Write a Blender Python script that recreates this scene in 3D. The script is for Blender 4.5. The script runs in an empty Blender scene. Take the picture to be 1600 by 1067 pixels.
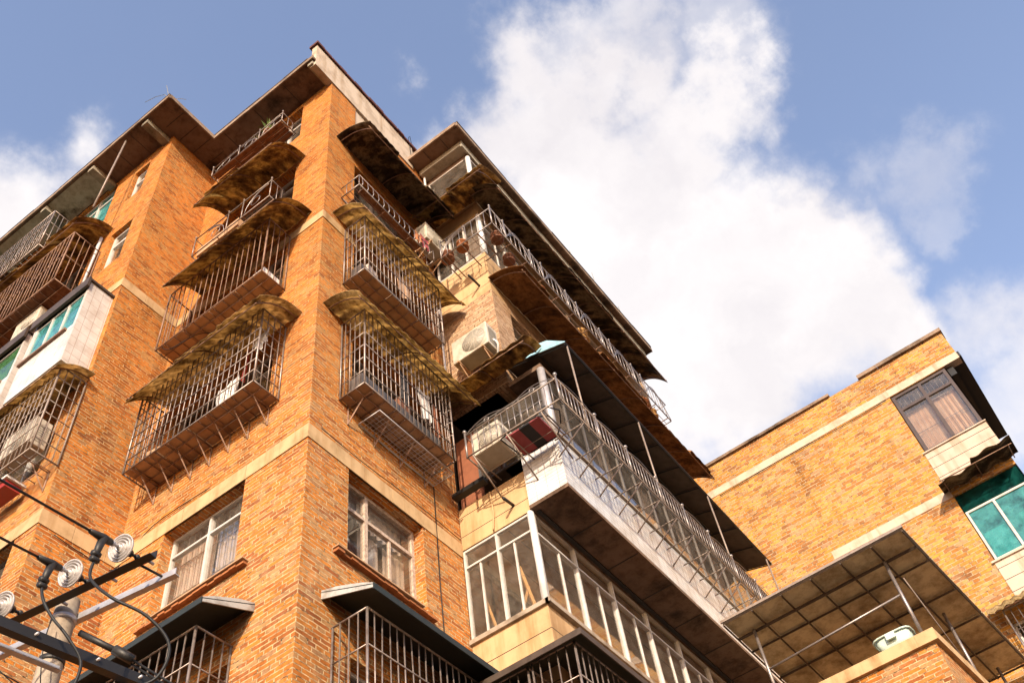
import bpy, math, random
from mathutils import Vector, Matrix
random.seed(7)
S = bpy.context.scene
col = S.collection
# ------------------------------------------------------------------ camera
cd = bpy.data.cameras.new('camera'); cam = bpy.data.objects.new('camera', cd); col.objects.link(cam)
CAM = Vector((-6.11438, -6.37239, 1.6))
R0 = Vector((0.59043014, -0.79872842, -0.11586695))
D0 = Vector((0.6014526, 0.53116892, -0.59675317))
F0 = Vector((0.53818864, 0.28265258, 0.79401543))
m = Matrix((R0, -D0, -F0)).transposed().to_4x4(); m.translation = CAM
cam.matrix_world = m
cd.sensor_width = 36; cd.lens = 1568.12/1600*36; cd.clip_start = .1; cd.clip_end = 3000
S.camera = cam
# ------------------------------------------------------------------ sun, sky, exposure
SUN = Vector((-1, -.54, .44)).normalized()
sl = bpy.data.lights.new('sun', 'SUN'); sl.energy = 5.0; sl.angle = math.radians(.5); sl.color = (1, .88, .68)
so = bpy.data.objects.new('sun', sl); col.objects.link(so)
so.rotation_euler = (-SUN).to_track_quat('-Z', 'Y').to_euler()
S.view_settings.view_transform = 'Standard'; S.view_settings.look = 'None'
S.view_settings.exposure = .62; S.view_settings.gamma = 1
W = bpy.data.worlds.new('World'); S.world = W; W.use_nodes = True
wt = W.node_tree; wt.nodes.clear()
def WN(t, **k):
    n = wt.nodes.new(t)
    for a, b in k.items(): setattr(n, a, b)
    return n
def wl(a, b): wt.links.new(a, b)
out = WN('ShaderNodeOutputWorld'); bg = WN('ShaderNodeBackground'); bg.inputs[1].default_value = .10
sky = WN('ShaderNodeTexSky', sky_type='NISHITA'); sky.sun_disc = False
sky.sun_elevation = math.asin(SUN.z); sky.sun_rotation = math.atan2(SUN.x, SUN.y)
sky.air_density = 1.0; sky.dust_density = .6; sky.ozone_density = 1.0
tint = WN('ShaderNodeMix', data_type='RGBA', blend_type='MULTIPLY'); tint.inputs[0].default_value = 1
wl(sky.outputs[0], tint.inputs[6]); tint.inputs[7].default_value = (2.80, 2.36, 2.30, 1)
tc = WN('ShaderNodeTexCoord')
wn = WN('ShaderNodeTexNoise'); wn.inputs['Scale'].default_value = 5.0; wn.inputs['Detail'].default_value = 9; wn.inputs['Roughness'].default_value = .58
wl(tc.outputs['Generated'], wn.inputs['Vector'])
sub = WN('ShaderNodeVectorMath', operation='SUBTRACT'); wl(wn.outputs['Color'], sub.inputs[0]); sub.inputs[1].default_value = (.5, .5, .5)
scl = WN('ShaderNodeVectorMath', operation='SCALE'); wl(sub.outputs[0], scl.inputs[0]); scl.inputs['Scale'].default_value = .34
wad = WN('ShaderNodeVectorMath', operation='ADD'); wl(tc.outputs['Generated'], wad.inputs[0]); wl(scl.outputs[0], wad.inputs[1])
# cloud bank: soft lobes fixed in the sky (unit directions, radius, strength)
def sd(px, py):
    v = R0*((px-800)/1568.12) + D0*((py-533.5)/1568.12) + F0
    return v.normalized()
LOB = [(870,150,.11,.95),(960,250,.12,1),(1090,190,.09,.9),(1060,390,.15,1),(980,480,.16,1),(1210,430,.12,1),(820,250,.10,1),(780,130,.06,.7),(1150,590,.17,1),(1300,520,.10,.9),(1380,560,.08,.8),
       (1090,60,.08,.48),(930,70,.08,.6),(705,185,.07,.7),(1420,250,.07,.40),(1540,560,.09,.55),(40,310,.10,.8),(150,330,.06,.6),(1440,350,.05,.35),(1600,640,.09,.6),(1040,640,.12,1),(870,430,.17,1),(650,190,.05,.6)]
prev = None
for px, py, r, st in LOB:
    d = WN('ShaderNodeVectorMath', operation='DISTANCE'); wl(wad.outputs[0], d.inputs[0]); d.inputs[1].default_value = sd(px, py)
    mr = WN('ShaderNodeMapRange', interpolation_type='SMOOTHSTEP'); wl(d.outputs['Value'], mr.inputs['Value'])
    mr.inputs['From Min'].default_value = r*1.22; mr.inputs['From Max'].default_value = r*.30
    mr.inputs['To Min'].default_value = 0; mr.inputs['To Max'].default_value = st
    if prev is None: prev = mr.outputs[0]
    else:
        mx = WN('ShaderNodeMath', operation='SMOOTH_MAX'); mx.inputs[2].default_value = .12
        wl(prev, mx.inputs[0]); wl(mr.outputs[0], mx.inputs[1]); prev = mx.outputs[0]
wn2 = WN('ShaderNodeTexNoise'); wn2.inputs['Scale'].default_value = 11; wn2.inputs['Detail'].default_value = 8; wn2.inputs['Roughness'].default_value = .6
wl(tc.outputs['Generated'], wn2.inputs['Vector'])
den = WN('ShaderNodeMath', operation='MULTIPLY_ADD'); wl(wn2.outputs[0], den.inputs[0]); den.inputs[1].default_value = .9; den.inputs[2].default_value = .58
dm = WN('ShaderNodeMath', operation='MULTIPLY'); wl(prev, dm.inputs[0]); wl(den.outputs[0], dm.inputs[1])
dr = WN('ShaderNodeMapRange', interpolation_type='SMOOTHSTEP'); wl(dm.outputs[0], dr.inputs['Value']); dr.inputs['From Min'].default_value = .05; dr.inputs['From Max'].default_value = .88
cc = WN('ShaderNodeValToRGB'); wn3 = WN('ShaderNodeTexNoise'); wn3.inputs['Scale'].default_value = 4.2; wn3.inputs['Detail'].default_value = 6; wl(wad.outputs[0], wn3.inputs['Vector']); wl(wn3.outputs[0], cc.inputs[0])
CB = 6.9
cc.color_ramp.elements[0].position = .36; cc.color_ramp.elements[0].color = (.84, .80, .825, 1)
cc.color_ramp.elements[1].position = .56; cc.color_ramp.elements[1].color = (1.0, .955, .955, 1)
cs = WN('ShaderNodeVectorMath', operation='SCALE'); wl(cc.outputs[0], cs.inputs[0]); cs.inputs['Scale'].default_value = CB
mxw = WN('ShaderNodeMix', data_type='RGBA'); wl(dr.outputs[0], mxw.inputs[0]); wl(tint.outputs[2], mxw.inputs[6]); wl(cs.outputs[0], mxw.inputs[7])
wl(mxw.outputs[2], bg.inputs[0]); wl(bg.outputs[0], out.inputs[0])

# ------------------------------------------------------------------ materials
class NT:
    def __init__(s, name):
        s.m = bpy.data.materials.new(name); s.m.use_nodes = True; s.t = s.m.node_tree; s.t.nodes.clear()
        s.out = s.n('ShaderNodeOutputMaterial'); s.p = s.n('ShaderNodeBsdfPrincipled'); s.l(s.p.outputs[0], s.out.inputs[0])
        s.uv = s.n('ShaderNodeTexCoord')
    def n(s, t, **k):
        x = s.t.nodes.new(t)
        for a, b in k.items(): setattr(x, a, b)
        return x
    def l(s, a, b): s.t.links.new(a, b)
    def noise(s, scale, detail=5, rough=.55, src=None, stretch=None):
        x = s.n('ShaderNodeTexNoise'); x.inputs['Scale'].default_value = scale; x.inputs['Detail'].default_value = detail; x.inputs['Roughness'].default_value = rough
        v = src or s.uv.outputs['Object']
        if stretch:
            mp = s.n('ShaderNodeMapping'); mp.inputs['Scale'].default_value = stretch; s.l(v, mp.inputs[0]); v = mp.outputs[0]
        s.l(v, x.inputs['Vector']); return x
    def ramp(s, src, pts):
        r = s.n('ShaderNodeValToRGB'); e = r.color_ramp.elements
        while len(e) < len(pts): e.new(.5)
        for el, (p, c) in zip(e, pts): el.position = p; el.color = (*c, 1) if len(c) == 3 else c
        s.l(src, r.inputs[0]); return r
    def mix(s, f, a, b, mode='MIX'):
        x = s.n('ShaderNodeMix', data_type='RGBA', blend_type=mode)
        for i, v in ((0, f), (6, a), (7, b)):
            if hasattr(v, 'is_linked') or hasattr(v, 'links'): s.l(v, x.inputs[i])
            elif i == 0: x.inputs[0].default_value = v
            else: x.inputs[i].default_value = (*v, 1)
        return x.outputs[2]
    def bump(s, h, dist=.01, strength=1.0):
        b = s.n('ShaderNodeBump'); b.inputs['Distance'].default_value = dist; b.inputs['Strength'].default_value = strength
        s.l(h, b.inputs['Height']); s.l(b.outputs[0], s.p.inputs['Normal'])
    def fin(s, c, rough=.85, metal=0, spec=.3):
        if hasattr(c, 'links'): s.l(s.mix(1, c, (ALB, ALB, ALB), 'MULTIPLY'), s.p.inputs['Base Color'])
        else: s.p.inputs['Base Color'].default_value = (*[x*ALB for x in c], 1)
        s.p.inputs['Roughness'].default_value = rough; s.p.inputs['Metallic'].default_value = metal
        s.p.inputs['Specular IOR Level'].default_value = spec
        return s.m
ALB = .76
def brick(name, tones, mortar, bw=.255, rh=.063, ms=.0085, bias=0, patchy=.8, depth=.012, warm=True):
    s = NT(name)
    uvs = s.uv.outputs['UV']
    # small unevenness of the courses
    nz = s.noise(1.7, 3, src=uvs); v1 = s.n('ShaderNodeVectorMath', operation='SUBTRACT'); s.l(nz.outputs['Color'], v1.inputs[0]); v1.inputs[1].default_value = (.5, .5, .5)
    v2 = s.n('ShaderNodeVectorMath', operation='SCALE'); s.l(v1.outputs[0], v2.inputs[0]); v2.inputs['Scale'].default_value = .022
    nz2 = s.noise(30, 2, src=uvs); w1 = s.n('ShaderNodeVectorMath', operation='SUBTRACT'); s.l(nz2.outputs['Color'], w1.inputs[0]); w1.inputs[1].default_value = (.5, .5, .5)
    w2 = s.n('ShaderNodeVectorMath', operation='SCALE'); s.l(w1.outputs[0], w2.inputs[0]); w2.inputs['Scale'].default_value = .010
    v3 = s.n('ShaderNodeVectorMath', operation='ADD'); s.l(uvs, v3.inputs[0]); s.l(v2.outputs[0], v3.inputs[1])
    v4 = s.n('ShaderNodeVectorMath', operation='ADD'); s.l(v3.outputs[0], v4.inputs[0]); s.l(w2.outputs[0], v4.inputs[1])
    b = s.n('ShaderNodeTexBrick'); s.l(v4.outputs[0], b.inputs['Vector'])
    b.offset = .5; b.offset_frequency = 2; b.squash = .5; b.squash_frequency = 4
    for k, v in (('Scale', 1), ('Mortar Size', ms), ('Mortar Smooth', .25), ('Bias', bias), ('Brick Width', bw), ('Row Height', rh)): b.inputs[k].default_value = v
    b.inputs['Color1'].default_value = (0, 0, 0, 1); b.inputs['Color2'].default_value = (1, 1, 1, 1); b.inputs['Mortar'].default_value = (.5, .5, .5, 1)
    tone = s.ramp(b.outputs['Color'], tones)
    n1 = s.noise(14, 6, .7); g = s.ramp(n1.outputs[0], ((.28, (.70, .66, .64)), (.5, (1, 1, 1)), (.72, (1.22, 1.18, 1.12))))
    c = s.mix(1, tone.outputs[0], g.outputs[0], 'MULTIPLY')
    n2 = s.noise(.9, 6, .6); g2 = s.ramp(n2.outputs[0], ((.3, (.58, .54, .52)), (.5, (1, 1, 1)), (.7, (1.16, 1.12, 1.04))))
    c = s.mix(patchy, c, s.mix(1, c, g2.outputs[0], 'MULTIPLY'))
    ns = s.noise(2.6, 7, .7, stretch=(1.4, 1.4, .14)); sk = s.ramp(ns.outputs[0], ((.50, (1, 1, 1)), (.70, (.52, .46, .42))))
    c = s.mix(.75, c, s.mix(1, c, sk.outputs[0], 'MULTIPLY'))
    # efflorescence: pale lime bloom in irregular patches
    n3 = s.noise(2.2, 8, .72); e = s.ramp(n3.outputs[0], ((.52, (0, 0, 0)), (.72, (.6, .6, .6))))
    gz = s.n('ShaderNodeNewGeometry'); sz = s.n('ShaderNodeSeparateXYZ'); s.l(gz.outputs['Position'], sz.inputs[0])
    zr = s.n('ShaderNodeMapRange'); s.l(sz.outputs[2], zr.inputs[0]); zr.inputs[1].default_value = 9; zr.inputs[2].default_value = 17; zr.inputs[3].default_value = 1; zr.inputs[4].default_value = 0.1
    ez_ = s.n('ShaderNodeMath', operation='MULTIPLY'); s.l(e.outputs[0], ez_.inputs[0]); s.l(zr.outputs[0], ez_.inputs[1])
    c = s.mix(ez_.outputs[0], c, (.56, .40, .27))
    if warm: c = s.mix(1, c, s.mix(zr.outputs[0], (.97, .85, .50), (.94, .93, .80)), 'MULTIPLY')
    nm = s.noise(7, 6, .75, src=uvs, stretch=(1, 4, 1)); mg = s.ramp(nm.outputs[0], ((.38, tuple(x*.10 for x in mortar)), (.47, tuple(x*.6 for x in mortar)), (.55, mortar)))  # mortar darkened in stretches to stand in for shadow lines under the courses
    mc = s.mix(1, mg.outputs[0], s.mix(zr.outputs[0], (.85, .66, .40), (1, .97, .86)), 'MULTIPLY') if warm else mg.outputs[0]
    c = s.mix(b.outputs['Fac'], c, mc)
    # height: recessed mortar, rough faces, each brick sits a little differently
    inv = s.n('ShaderNodeMath', operation='SUBTRACT'); inv.inputs[0].default_value = 1; s.l(b.outputs['Fac'], inv.inputs[1])
    bw_ = s.n('ShaderNodeMath', operation='MULTIPLY_ADD'); s.l(tone.inputs[0].links[0].from_socket, bw_.inputs[0]); bw_.inputs[1].default_value = .35; s.l(inv.outputs[0], bw_.inputs[2])
    n4 = s.noise(70, 4, .7); h = s.n('ShaderNodeMath', operation='MULTIPLY_ADD'); s.l(n4.outputs[0], h.inputs[0]); h.inputs[1].default_value = .55; s.l(bw_.outputs[0], h.inputs[2])
    s.bump(h.outputs[0], depth, 1)
    return s.fin(c, .92, 0, .15)
OR = ((.0, (.34, .11, .045)), (.16, (.45, .145, .04)), (.30, (.57, .19, .042)), (.52, (.64, .235, .05)), (.70, (.58, .215, .06)), (.86, (.54, .28, .13)), (1, (.42, .21, .12)))
M = {}
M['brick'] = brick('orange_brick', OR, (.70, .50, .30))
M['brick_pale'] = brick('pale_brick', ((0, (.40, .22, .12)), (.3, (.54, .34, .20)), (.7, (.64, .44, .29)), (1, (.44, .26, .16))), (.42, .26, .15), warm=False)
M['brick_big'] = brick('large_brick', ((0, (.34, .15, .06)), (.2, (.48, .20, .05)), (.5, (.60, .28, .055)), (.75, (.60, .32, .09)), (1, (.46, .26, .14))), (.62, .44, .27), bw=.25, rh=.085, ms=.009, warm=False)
def plaster(name, base, dark, scored=0, scale=1.2, streak=True, rough=.88):
    s = NT(name); n = s.noise(scale, 8, .65); c = s.ramp(n.outputs[0], ((.30, dark), (.52, base), (.8, tuple(min(1, x*1.12) for x in base)))).outputs[0]
    if streak:
        n2 = s.noise(3.2, 6, .6, stretch=(1.6, 1.6, .16)); st = s.ramp(n2.outputs[0], ((.50, (1, 1, 1)), (.72, (.62, .50, .36))))
        c = s.mix(.8, c, s.mix(1, c, st.outputs[0], 'MULTIPLY'))
    n3 = s.noise(60, 4, .6); hh = n3.outputs[0]
    if scored:
        b = s.n('ShaderNodeTexBrick'); s.l(s.uv.outputs['UV'], b.inputs['Vector']); b.offset = 0
        for k, v in (('Scale', 1), ('Mortar Size', .007), ('Mortar Smooth', .1), ('Brick Width', 40), ('Row Height', scored)): b.inputs[k].default_value = v
        c = s.mix(b.outputs['Fac'], c, (.07, .045, .03))
        q = s.n('ShaderNodeMath', operation='SUBTRACT'); s.l(n3.outputs[0], q.inputs[0])
        q2 = s.n('ShaderNodeMath', operation='MULTIPLY'); s.l(b.outputs['Fac'], q2.inputs[0]); q2.inputs[1].default_value = 5; s.l(q2.outputs[0], q.inputs[1]); hh = q.outputs[0]
    s.bump(hh, .004, .6)
    return s.fin(c, rough, 0, .2)
M['plaster'] = plaster('beige_plaster', (.62, .40, .21), (.46, .28, .135), scored=.38)
M['plaster_pale'] = plaster('pale_plaster', (.58, .46, .37), (.48, .36, .28), scored=.27)
M['band'] = plaster('concrete_band', (.58, .38, .20), (.40, .25, .12), scale=2.5, streak=True)
M['band_pale'] = plaster('pale_band', (.62, .47, .36), (.46, .34, .25), scale=2.5)
M['parapet'] = plaster('parapet_render', (.58, .46, .35), (.36, .26, .18), scale=2)
def concrete(name, base, dark, mid=.5):
    s = NT(name); n = s.noise(.8, 9, .7); n2 = s.noise(5, 7, .7)
    c = s.ramp(n.outputs[0], ((.36, dark), (mid, base), (.75, tuple(x*1.25 for x in base)))).outputs[0]
    g = s.ramp(n2.outputs[0], ((.35, (.55, .5, .45)), (.55, (1, 1, 1))))
    c = s.mix(.8, c, s.mix(1, c, g.outputs[0], 'MULTIPLY'))
    n3 = s.noise(45, 4); s.bump(n3.outputs[0], .004, .6)
    return s.fin(c, .93, 0, .15)
M['soffit'] = concrete('stained_concrete', (.20, .125, .085), (.04, .026, .018))
M['soffit_grey'] = concrete('grey_concrete', (.34, .29, .22), (.10, .08, .055))
M['soffit_pale'] = concrete('pale_soffit', (.46, .38, .28), (.10, .075, .05), .46)
M['conc'] = concrete('light_concrete', (.42, .33, .25), (.16, .11, .07))
M['slab_edge'] = concrete('slab_edge', (.30, .21, .15), (.10, .07, .05))
def asb(name, ax, base, lite, dark, trans=0):
    # weathered fibre cement sheet: stains run down the fall of the sheet
    s = NT(name); st = (1.5, 3.2, 1.5) if ax == 'x' else (3.2, 1.5, 1.5)
    n = s.noise(1.0, 8, .68, stretch=st); c = s.ramp(n.outputs[0], ((.33, dark), (.47, base), (.58, lite), (.72, base))).outputs[0]
    n2 = s.noise(7, 8, .75); g = s.ramp(n2.outputs[0], ((.36, (.25, .2, .16)), (.56, (1, 1, 1))))
    c = s.mix(.85, c, s.mix(1, c, g.outputs[0], 'MULTIPLY'))
    n3 = s.noise(40, 5, .7); s.bump(n3.outputs[0], .006, .7)
    s.fin(c, .95, 0, .1)
    if trans:  # translucent glow added to imitate sunlit undersides
        t = s.n('ShaderNodeBsdfTranslucent'); s.l(c, t.inputs[0]); mx = s.n('ShaderNodeMixShader'); mx.inputs[0].default_value = trans
        s.l(s.p.outputs[0], mx.inputs[1]); s.l(t.outputs[0], mx.inputs[2]); s.l(mx.outputs[0], s.out.inputs[0])
    return s.m
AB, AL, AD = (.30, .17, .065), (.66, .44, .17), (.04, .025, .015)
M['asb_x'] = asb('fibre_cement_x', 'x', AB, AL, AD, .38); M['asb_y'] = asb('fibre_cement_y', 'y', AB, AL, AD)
M['asb_lit_x'] = asb('mossy_sunlit_tone_x', 'x', (.54, .38, .18), (.80, .60, .33), (.20, .13, .06), .5); M['asb_lit_y'] = asb('mossy_sunlit_tone_y', 'y', (.60, .43, .20), (.85, .66, .36), (.28, .18, .08), .55)  # paler sheet copies: sunlight on the undersides is put into these tones
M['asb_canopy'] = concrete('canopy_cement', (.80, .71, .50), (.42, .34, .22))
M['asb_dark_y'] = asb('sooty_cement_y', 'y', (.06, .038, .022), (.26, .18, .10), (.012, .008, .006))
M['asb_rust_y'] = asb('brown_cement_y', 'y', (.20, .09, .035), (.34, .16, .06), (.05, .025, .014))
def tiles(name, base, grout, w, h, ms=.004, rough=.25):
    s = NT(name); b = s.n('ShaderNodeTexBrick'); s.l(s.uv.outputs['UV'], b.inputs['Vector']); b.offset = 0
    for k, v in (('Scale', 1), ('Mortar Size', ms), ('Mortar Smooth', .1), ('Brick Width', w), ('Row Height', h)): b.inputs[k].default_value = v
    b.inputs['Color1'].default_value = (*base, 1); b.inputs['Color2'].default_value = (*[x*.9 for x in base], 1); b.inputs['Mortar'].default_value = (*grout, 1)
    n = s.noise(3, 6, .6); g = s.ramp(n.outputs[0], ((.35, (.78, .73, .68)), (.6, (1, 1, 1))))
    c = s.mix(1, b.outputs['Color'], g.outputs[0], 'MULTIPLY')
    inv = s.n('ShaderNodeMath', operation='SUBTRACT'); inv.inputs[0].default_value = 1; s.l(b.outputs['Fac'], inv.inputs[1]); s.bump(inv.outputs[0], .002, .6)
    return s.fin(c, rough, 0, .5)
M['tile'] = tiles('white_tile', (.80, .78, .76), (.42, .40, .40), .20, .065)
M['tile_pink'] = tiles('pale_tile', (.76, .68, .62), (.50, .38, .32), .16, .20)
def simple(name, c, rough=.5, metal=0, spec=.4, var=.25, scale=6, dirt=(.35, .26, .2)):
    s = NT(name); n = s.noise(scale, 7, .65); g = s.ramp(n.outputs[0], ((.34, dirt), (.56, (1, 1, 1))))
    cc_ = s.mix(var, c, s.mix(1, c, g.outputs[0], 'MULTIPLY')); n2 = s.noise(50, 3); s.bump(n2.outputs[0], .002, .3)
    return s.fin(cc_, rough, metal, spec)
M['steel'] = simple('worn_steel', (.34, .27, .235), .42, .55, var=.6, scale=12)
M['steel_rust'] = simple('rusty_steel', (.30, .17, .11), .6, .3, var=.7, scale=12)
M['stainless'] = simple('stainless_tube', (.34, .29, .27), .38, .6, var=.4, scale=14)
M['bar_pale'] = simple('pale_painted_bar', (.31, .235, .19), .5, .2, var=.4, scale=14)
M['frame_white'] = simple('white_window_frame', (.62, .57, .52), .45, 0, var=.3)
M['frame_old'] = simple('peeling_wood_frame', (.58, .44, .34), .8, 0, var=.75, scale=18)
M['frame_grey'] = simple('grey_aluminium', (.20, .175, .16), .4, .5, var=.3)
M['frame_brown'] = simple('bronze_aluminium', (.105, .075, .065), .4, .4, var=.3)
M['pvc'] = simple('white_pvc', (.80, .78, .76), .35, 0, var=.25)
M['wood'] = simple('old_boards', (.24, .105, .05), .8, 0, var=.8, scale=8)
M['wood_red'] = simple('red_brown_board', (.30, .10, .045), .7, 0, var=.4)
M['wood_pale'] = simple('bare_wood', (.62, .34, .12), .6, 0, var=.3)
M['board'] = simple('tan_board', (.52, .31, .17), .8, 0, var=.5, scale=4)
M['black'] = simple('black_painted_steel', (.018, .015, .014), .5, .2, var=.2)
M['dark_sheet'] = simple('dark_sheet_metal', (.10, .068, .048), .55, .3, var=.5)
M['green_sheet'] = simple('dark_green_sheet', (.018, .024, .022), .6, 0, var=.4)
M['white_sheet'] = simple('weathered_white_sheet', (.46, .44, .41), .6, 0, var=.7)
M['blue_sheet'] = simple('pale_blue_sheet', (.36, .62, .72), .5, 0, var=.4)
M['galv'] = simple('galvanised_steel', (.56, .52, .52), .45, .4, var=.35)
M['porcelain'] = simple('glazed_porcelain', (.50, .45, .43), .2, 0, .5, var=.5, scale=20)
M['rubber'] = simple('black_cable', (.012, .011, .011), .55, 0, .3, var=.1)
M['iron'] = simple('cast_iron', (.05, .045, .042), .5, .5, var=.4, scale=30)
M['ac_white'] = simple('cream_air_conditioner', (.60, .52, .41), .5, 0, var=.6, scale=4)
M['ac_dark'] = simple('fan_grille', (.38, .34, .28), .5, 0, var=.3)
M['red'] = simple('red_plastic', (.34, .03, .022), .45, 0, var=.2)
M['pink'] = simple('faded_red_fabric', (.34, .06, .065), .8, 0, var=.3)
M['blackcloth'] = simple('black_fabric', (.02, .016, .018), .8, 0, var=.2)
M['clay'] = simple('terracotta', (.42, .15, .05), .85, 0, var=.4)
M['clay_dark'] = simple('brown_glazed_pot', (.26, .10, .05), .6, 0, var=.4)
M['green'] = simple('leaf_green', (.12, .19, .03), .6, 0, var=.4)
M['dry'] = simple('dry_stems', (.30, .26, .16), .9, 0, var=.4)
M['curtain'] = simple('pale_curtain', (.62, .50, .43), .9, 0, var=.25, scale=3)
M['curtain_tan'] = simple('tan_curtain', (.55, .33, .20), .9, 0, var=.25, scale=3)
M['cloth'] = simple('white_cloth', (.76, .72, .68), .9, 0, var=.2)
M['teal'] = simple('teal_plastic', (.20, .80, .78), .5, 0, var=.2)
M['mint'] = simple('mint_plastic', (.18, .55, .32), .4, 0, var=.2)
M['basin'] = simple('pale_green_plastic', (.60, .72, .62), .4, 0, var=.2)
M['inner'] = simple('room_plaster', (.20, .15, .12), .9, 0, var=.4, scale=2)
M['ground'] = concrete('ground_paving', (.13, .09, .065), (.07, .05, .035))
M['roof_red'] = simple('red_clay_coping', (.12, .035, .025), .85, 0, var=.7, scale=10)
M['rope'] = simple('straw', (.55, .30, .10), .9, 0, var=.5, scale=20)
def glass(name, tintc, refl=(.9, .9, .9), tr=.5, dirt=.06, dcol=(.42, .36, .30)):
    s = NT(name); s.t.nodes.remove(s.p)
    tr_ = s.n('ShaderNodeBsdfTransparent'); tr_.inputs[0].default_value = (*tintc, 1)
    gl = s.n('ShaderNodeBsdfGlossy'); gl.inputs['Roughness'].default_value = .03; gl.inputs[0].default_value = (*refl, 1)
    lw = s.n('ShaderNodeLayerWeight'); pw_ = s.n('ShaderNodeMath', operation='POWER'); s.l(lw.outputs['Facing'], pw_.inputs[0]); pw_.inputs[1].default_value = 3.2
    fr = s.n('ShaderNodeMath', operation='MULTIPLY_ADD'); s.l(pw_.outputs[0], fr.inputs[0]); fr.inputs[1].default_value = .8; fr.inputs[2].default_value = .05; lw.inputs[0].default_value = .5
    n = s.noise(1.3, 3); b = s.n('ShaderNodeBump'); b.inputs['Distance'].default_value = .01; b.inputs['Strength'].default_value = .25; s.l(n.outputs[0], b.inputs['Height'])
    s.l(b.outputs[0], gl.inputs['Normal'])
    mx = s.n('ShaderNodeMixShader'); s.l(fr.outputs[0], mx.inputs[0]); s.l(tr_.outputs[0], mx.inputs[1]); s.l(gl.outputs[0], mx.inputs[2])
    df = s.n('ShaderNodeBsdfDiffuse'); df.inputs[0].default_value = (*dcol, 1)
    nd = s.noise(4, 7, .7); rd = s.ramp(nd.outputs[0], ((.35, (dirt*.3,)*3), (.7, (dirt*1.8,)*3)))
    m2 = s.n('ShaderNodeMixShader'); s.l(rd.outputs[0], m2.inputs[0]); s.l(mx.outputs[0], m2.inputs[1]); s.l(df.outputs[0], m2.inputs[2])
    s.l(m2.outputs[0], s.out.inputs[0]); return s.m
M['glass'] = glass('window_glass', (.95, .94, .92))
M['glass_dim'] = glass('dusty_glass', (.78, .75, .72), dirt=.08)
M['glass_teal'] = glass('teal_glass', (.35, .70, .68), dirt=.26, dcol=(.12, .42, .42))
M['glass_green'] = glass('green_glass', (.16, .42, .20), dirt=.3, dcol=(.10, .25, .10))
M['glass_dteal'] = glass('dark_teal_glass', (.03, .20, .17), dirt=.25, dcol=(.01, .09, .08))

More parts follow.
